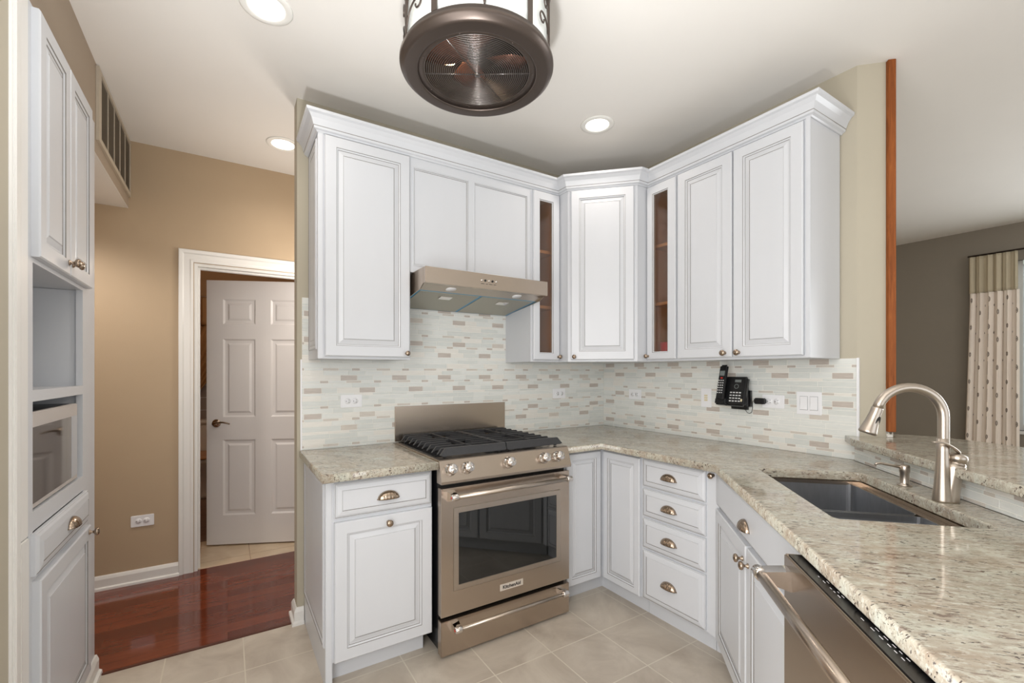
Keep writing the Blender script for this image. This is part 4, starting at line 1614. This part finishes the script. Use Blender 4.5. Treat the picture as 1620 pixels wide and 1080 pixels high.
for k in range(7):
    a = math.radians(20 + 51.4 * k)
    b.lathe((FC.x + .191 * math.cos(a), FC.y + .191 * math.sin(a), FZ + .0075), (0, 0, -1), [(0, 0), (.003, 0), (.0025, .002), (0, .0025)], 10)
obj('inner_ring', b, M['oil_bronze'], c)
b = MB()
for k in range(26):
    r_ = .012 + k * .0067
    b.torus(at(FZ + .010 - 0.004 * math.cos(r_ / .168 * 1.57)), r_, .0017, 56, 4)
for a_ in (-32, 148, -150, 30):
    a = math.radians(a_ if a_ not in (-150, 30) else a_)
    b.tube([(FC.x, FC.y, FZ + .007), (FC.x + .182 * math.cos(a), FC.y + .182 * math.sin(a), FZ + .011)], .002, 6)
b.lathe(at(FZ + .002), (0, 0, 1), [(0, 0), (.009, 0), (.010, .003), (.009, .006), (0, .006)], 16)
obj('wire_grille', b, mat('grille_wire', rgb(122, 116, 112), 0.3, 0.9, noise=(30, .1)), c)
b = MB()
b.lathe(at(FZ + .06), (0, 0, 1), [(0, 0), (.03, 0), (.035, .01), (.035, .06), (.02, .07), (.02, .24), (0, .24)], 24)
b.lathe(at(0), (0, 0, 1), [(.03, FZ + .135), (.14, FZ + .132), (.236, FZ + .10), (.236, FZ + .052), (.232, FZ + .052), (.232, FZ + .097), (.14, FZ + .128), (.03, FZ + .131)], 48, caps=False)
obj('motor', b, M['oil_bronze'], c)
for k in range(4):
    b = MB()
    a = math.radians(78 + 90 * k)
    ea = Vector((math.cos(a), math.sin(a), 0)); eb = Vector((-math.sin(a), math.cos(a), 0))
    L_ = []
    for i in range(9):
        t = i / 8.0
        r_ = .03 + .142 * t
        w_ = .018 + .05 * math.sin(math.pi * min(1, t * 1.15) * .62)
        ca = Vector(at(FZ + .07)) + ea * r_
        L_.append([ca - eb * w_ + Vector((0, 0, -.012)), ca + Vector((0, 0, .002)), ca + eb * w_ * .7 + Vector((0, 0, .016)), ca + eb * w_ * .7 + Vector((0, 0, .018)), ca + Vector((0, 0, .004)), ca - eb * w_ + Vector((0, 0, -.010))])
    b.rings(L_, 0, smooth=True)
    obj('blade', b, M['fan_blade'], c)
for a_ in (122,):
    a = math.radians(a_)
    b = MB()
    b.lathe((FC.x + .15 * math.cos(a), FC.y + .15 * math.sin(a), FZ + .100), (-math.cos(a), -math.sin(a), -.15), [(0, 0), (.010, 0), (.012, .01), (.018, .03), (.02, .045), (.014, .06), (0, .066)], 16)
    obj('bulb', b, M['bulb'], c)
b = MB()
b.lathe(at(0), (0, 0, 1), [(.239, FZ + .0505), (.239, FZ + .27), (.2365, FZ + .27), (.2365, FZ + .0505), (.239, FZ + .0505)], 64, caps=False)
obj('glass_shade', b, M['shade'], c)
b = MB()
b.lathe(at(0), (0, 0, 1), [(.0, FZ + .27), (.250, FZ + .27), (.255, FZ + .275), (.255, FZ + .295), (.22, FZ + .300), (.08, FZ + .305), (.075, FZ + .38), (.085, H - .002), (0, H - .002)], 64)
obj('upper_ring', b, M['oil_bronze'], c)
A0 = math.degrees(math.atan2(CAM[1] - FC.y, CAM[0] - FC.x)) + 5
def cyl(r, a, z):
    a = math.radians(a)
    return Vector((FC.x + r * math.cos(a), FC.y + r * math.sin(a), z))
RC = .247
for k in range(5):
    a = A0 + 36 + 72 * k
    b = MB()
    for a_ in (a,):
        vs = []
        for z_ in (FZ + .050, FZ + .275):
            vs.append([cyl(RC - .002, a_ - 2.3, z_), cyl(RC + .002, a_ - 2.3, z_), cyl(RC + .002, a_ + 2.3, z_), cyl(RC - .002, a_ + 2.3, z_)])
        b.rings(vs, 0)
    obj('cage_bar', b, M['oil_bronze'], c)
    # fountain of scrolls between the bars
    af = A0 + 72 * k
    b = MB()
    dg = 180 / math.pi / RC      # degrees per metre along the drum
    for sgn in (-1, 1):
        # main outward scroll that curls back down
        for (wx, hz_, cr_, r0) in ((.085, .075, .018, .0030), (.055, .140, .016, .0028), (.024, .200, .012, .0026)):
            pts = []
            for i in range(14):
                t = i / 13.0
                pts.append((wx * t ** 1.6, .052 + hz_ * math.sin(t * math.pi / 2)))
            ex, ez = pts[-1]
            for i in range(1, 15):
                a_ = math.pi / 2 - i / 14.0 * math.pi * 1.55
                rr = cr_ * (1 - .35 * i / 14.0)
                pts.append((ex + rr * math.cos(a_), ez - cr_ + rr * math.sin(a_)))
            b.tube([cyl(RC, af + sgn * x * dg, FZ + z_) for x, z_ in pts], r0, 5)
    b.tube([cyl(RC, af, FZ + .05), cyl(RC, af, FZ + .27)], .0028, 5)
    obj('scrollwork', b, M['oil_bronze'], c)
light('fan_lamp', 'POINT', (FC.x, FC.y, FZ + .20), 3, (1.0, 0.80, 0.58), size=0.05)

# ------------------------------------------------------------------ recessed lights
LB = ['recessed ceiling light over the corner of the counter', 'recessed ceiling light over the hall near the left cabinet run', 'recessed ceiling light at the top edge left of the ceiling fan']
for (lx, ly), lb in zip(CANS, LB):
    c = thing('ceiling_light', lb, 'ceiling light', (lx, ly, H), 'recessed ceiling lights')
    b = MB()
    b.lathe((lx, ly, H), (0, 0, -1), [(.066, .0005), (.094, .0005), (.095, .003), (.090, .006), (.070, .0065), (.066, .004), (.066, .0005)], 48, caps=False)
    obj('trim_ring', b, M['lamp_trim'], c)
    b = MB()
    b.lathe((lx, ly, H), (0, 0, -1), [(0, .0005), (.066, .0005), (.066, .0030), (.05, .0036), (0, .0038)], 40)
    obj('lens', b, M['lamp_face'], c)

# ------------------------------------------------------------------ return-air grille on the soffit
c = thing('air_return_grille', 'long louvred return air grille on the soffit above the hall', 'vent', (-3.005, .6, 2.55))
GR = Fr((-3.005, 0), (0, 1), (1, 0))
GU0, GU1, GZ0, GZ1 = .205, 1.015, 2.385, 2.728
b = MB()
frame_ring(b, GR, (GU0, GU1, GZ0, GZ1), (GU0 + .05, GU1 - .02, GZ0 + .025, GZ1 - .018), .0002, .012)
obj('frame', b, M['grille_frame'], c)
b = MB(); b.box(GR, GU0 + .05, GU1 - .02, .0002, .002, GZ0 + .025, GZ1 - .018); obj('duct_backing', b, M['grille_dark'], c)
b = MB()
for k in range(1, 5):
    uu = GU0 + .05 + (GU1 - GU0 - .07) * k / 5
    b.box(GR, uu - .004, uu + .004, .002, .011, GZ0 + .025, GZ1 - .018)
obj('mullion', b, M['grille_frame'], c)
b = MB()
nz = 40
for k in range(nz):
    zz = GZ0 + .028 + (GZ1 - GZ0 - .05) * k / nz
    b.extr(GR, [(.003, zz), (.0085, zz - .003), (.0090, zz - .002), (.0035, zz + .001)], GU0 + .05, GU1 - .02)
obj('louvers', b, mat('louvre_metal', rgb(132, 122, 108), .5, noise=(10, .05)), c)

# ------------------------------------------------------------------ pantry with microwave
PX = -2.976      # frame plane (x)
PL = Fr((0, 0), (0, 1), (1, 0))
c = thing('pantry_cabinet', 'tall white pantry cabinet with open niches at the left edge', 'cabinet', (-3.25, -.35, 0))
b = MB()
py0, py1 = -.735, .028
ny0, ny1 = -.699, -.159
bx = -3.60
fw = PX - .02
b.box(PL, py0, py0 + .018, bx, fw - .0005, 0, 2.386)
b.box(PL, py1 - .018, py1, bx, fw - .0005, 0.0, 2.386)
b.box(PL, ny1 + .012, ny1 + .024, bx + .011, fw - .0005, .90, 1.633)
b.box(PL, py0 + .018, py1 - .018, bx, bx + .01, 0, 2.386)
for z0_, z1_ in ((2.366, 2.386), (1.634, 1.650), (1.235, 1.2545), (.880, .8955), (0, .10)):
    b.box(PL, py0 + .018, py1 - .018, bx + .011, fw - .0005 if z0_ else PX - .06, z0_, z1_)
b.box(PL, py0, ny0, fw, PX, 0, 2.386)
b.box(PL, ny1, py1, fw, PX, 0, 2.386)
for z0_, z1_ in ((1.633, 1.67), (1.222, 1.256), (.84, .897), (2.34, 2.386), (.68, .72), (0.0, .11)):
    b.box(PL, ny0, ny1, fw, PX, z0_, z1_)
obj('body', b, CW, c)
d_ = door(c, PL, -.711, -.412, 1.648, 2.378, PX)
knob(d_, PL, -.432, PX + T, 1.690)
d_ = door(c, PL, -.408, -.107, 1.648, 2.378, PX)
knob(d_, PL, -.388, PX + T, 1.690)
dr = door(c, PL, -.715, -.140, .712, .836, PX, prof_drawer, 'drawer')
cup(dr, PL, -.40, PX + T, .765)
d_ = door(c, PL, -.705, -.128, .105, .694, PX)
knob(d_, PL, -.165, PX + T, .672)
bm_ = MB()
bm_.extr(PL, [(PX, 0), (PX + .026, 0), (PX + .024, .014), (PX + .014, .02), (PX + .014, .065), (PX + .006, .085), (PX, .085)], -.735, .034)
obj('base_molding', bm_, M['trim'], c)
# casing strips left of the pantry
b = MB()
b.box(PL, -.798, -.740, -3.6, PX + .004, 0, .835, .003); b.box(PL, -.798, -.740, -3.6, PX + .002, .836, H - .001, .003)
struct('trim_9', b, M['trim'], label='white filler stile beside the pantry')
b = MB()
b.box(PL, -.872, -.815, -3.01, PX + .006, 0, H - .001, .006)
b.box(PL, -.862, -.828, -3.01, PX + .012, 0, H - .001, .004)
b.box(PL, -.815, -.798, -3.01, PX - .012, 0, H - .001)
struct('trim_10', b, M['trim'], label='white door casing at the left edge')
b = MB()
b.box(PL, -1.6, -.872, -3.006, PX, 0, H - .001)
struct('wall_left_near', b, M['wall_kitchen'])

c = thing('microwave_oven', 'silver framed microwave with mirrored door set in the pantry niche', 'microwave', (-3.25, -.45, .90))
MU0, MU1, MZ0, MZ1 = -.698, -.215, .896, 1.190
b = MB(); b.box(PL, MU0, MU1, -3.40, PX - .022, MZ0 + .004, MZ1, .004)
for uu in (MU0 + .03, MU1 - .05):
    b.box(PL, uu, uu + .02, -3.1, -3.0, MZ0 - .001, MZ0 + .004)
obj('casing', b, M['black'], c)
b = MB(); b.box(PL, MU0, MU1, PX - .022, PX - .004, MZ0 + .006, MZ1, .003)
fd = obj('front_frame', b, mat('silver_frame', rgb(204, 198, 194), .3, .3, noise=(10, .03)), c)
b = MB(); b.box(PL, MU0 + .003, MU1 - .085, PX - .005, PX - .002, MZ0 + .022, MZ1 - .045, .0008)
obj('mirrored_window', b, M['micro_glass'], fd)
b = MB(); b.box(PL, MU1 - .080, MU1 - .010, PX - .005, PX - .002, MZ0 + .022, MZ1 - .045, .0008)
obj('control_panel', b, mat('silver_panel', rgb(200, 204, 210), .3, .3, noise=(10, .03)), fd)

# ------------------------------------------------------------------ dining room: curtain and blind
c = thing('window_curtain', 'pleated embroidered curtain panel with plain taupe heading on the dining wall', 'curtain', (3.86, -1.37, 0))
def cloth(name, fr, u0, u1, z0, z1, w, amp, pleats, mats, fn, parent, nu=150, nz=120, flare=None):
    b = MB()
    G = []
    for j in range(nz + 1):
        z = z0 + (z1 - z0) * j / nz
        row = []
        for i in range(nu + 1):
            t = i / nu
            uu = u0 + (u1 - u0) * t
            if flare:
                uu += flare(t, z)
            ph = t * pleats * 2 * math.pi
            ww = w + amp * (math.sin(ph) + .3 * math.sin(2.3 * ph + 1)) * (1 + .12 * math.sin(z * 3 + t * 5))
            uu += .25 * (u1 - u0) / pleats * .3 * math.sin(ph * 2)
            row.append(b.bm.verts.new(fr.p(uu, ww, z)))
        G.append(row)
    for j in range(nz):
        for i in range(nu):
            z = z0 + (z1 - z0) * (j + .5) / nz
            b.face([G[j][i], G[j][i + 1], G[j + 1][i + 1], G[j + 1][i]], fn((i + .5) / nu, z), True)
    o = obj(name, b, mats, parent, fix=False)
    md = o.modifiers.new('thickness', 'SOLIDIFY'); md.thickness = .002
    return o
DFR = Fr((FX, 0), (0, -1), (-1, 0))   # u = -y
cloth('curtain_heading', DFR, 1.208, 1.535, 2.095, 2.460, .075, .016, 5.5, [M['curtain_head']], lambda t, z: 0, c, 110, 10)
def motif(t, z):
    # staggered rows of embroidered medallions on narrow vertical bands
    band = t * 11
    k = math.floor(band)
    f = band - k - .5
    if k % 2 == 0:
        zz = (z + (.13 if (k // 2) % 2 else 0)) % .27 - .135
        e = (f / .36) ** 2 + (zz / .026) ** 2
        if .25 < e < 1.0 or e < .06:
            return 1
        if abs(f) < .05 and abs(zz) > .07 and (k // 2) % 2 == 0:
            return 1
    else:
        zz = (z + .06) % .27 - .135
        if (f / .22) ** 2 + (zz / .012) ** 2 < 1:
            return 1
    return 0
cloth('curtain_body', DFR, 1.212, 1.545, .02, 2.095, .075, .016, 5.5, [M['curtain_body'], M['curtain_motif']], motif, c, 198, 300, flare=lambda t, z: -(1 - t) * .035 * max(0, (2.0 - z) / 1.5))
b = MB()
b.tube([(FX - .040, -1.19, 2.475), (FX - .040, -3.4, 2.475)], .008, 10)
o = obj('curtain_rod', b, M['oil_bronze'])
b2 = MB()
tag(o, 'dark rod carrying the curtain over the dining window', 'curtain rod')
b = MB(); b.box(WF, FX - .04, FX, -2.42, -2.38, 2.455, 2.470); obj('rod_bracket', b, M['oil_bronze'], o)
b = MB(); b.box(WF, FX - .04, FX, -1.64, -1.62, 2.455, 2.470); obj('rod_bracket', b, M['oil_bronze'], o)
b = MB()
for k in range(52):
    z_ = .80 + k * .030
    b.extr(DFR, [(-.035, z_), (-.008, z_ + .012), (-.008, z_ + .0145), (-.035, z_ + .0025)], 1.56, 3.04)
b.box(DFR, 1.555, 3.045, -.04, -.002, 2.335, 2.375)
o = obj('window_blind', b, M['blind'])
tag(o, 'pale horizontal slatted blind in the dining window beside the curtain', 'blind')

# ------------------------------------------------------------------ bath: toilet and swag curtain
c = thing('toilet', 'white toilet with oak seat seen through the bath doorway', 'toilet', (-2.74, 3.15, 0))
b = MB()
tl = []
tx_, ty_ = -2.72, 3.20
for z, a, e, sy in ((0, .11, .16, .0), (.03, .115, .165, 0), (.12, .10, .14, .02), (.22, .11, .16, .0), (.32, .16, .20, -.03), (.38, .185, .235, -.05), (.42, .19, .24, -.05)):
    tl.append([Vector((tx_ + a * math.cos(2 * math.pi * i / 28), ty_ + sy + e * math.sin(2 * math.pi * i / 28), z)) for i in range(28)])
b.rings(tl, 0, smooth=True)
obj('bowl', b, M['porcelain'], c)
b = MB()
sl_ = []
for z, k in ((.421, .98), (.424, 1.02), (.440, 1.02), (.446, .98)):
    sl_.append([Vector((tx_ + .195 * k * math.cos(2 * math.pi * i / 28), ty_ - .05 + .245 * k * math.sin(2 * math.pi * i / 28), z)) for i in range(28)])
b.rings(sl_, 0, smooth=True)
obj('seat', b, M['oak'], c)
b = MB(); b.box(WF, tx_ - .22, tx_ + .22, 3.42, 3.60, .38, .74, .02); b.box(WF, tx_ - .23, tx_ + .23, 3.41, 3.61, .74, .775, .008)
obj('tank', b, M['porcelain'], c)
b = MB(); b.tube([(-3.70, 3.77, 2.19), (-0.90, 3.77, 2.19)], .011, 10)
tag(obj('curtain_rod', b, M['chrome']), 'rod across the bath carrying the gold swagged curtain', 'curtain rod')
c = thing('shower_curtain', 'gold swagged curtain seen through the bath doorway', 'curtain', (-2.75, 3.8, 1.2))
BF = Fr((0, 3.80), (1, 0), (0, -1))
cloth('valance', BF, -3.30, -2.2, 1.86, 2.18, .03, .02, 12, [M['curtain_gold']], lambda t, z: 0, c, 120, 8)
def sw(t, z):
    return -0.55 * max(0, (1.86 - z)) * t * 1.2
cloth('drape', BF, -3.15, -2.25, 1.10, 1.86, .02, .018, 8, [M['curtain_gold']], lambda t, z: 0, c, 120, 40, flare=sw)
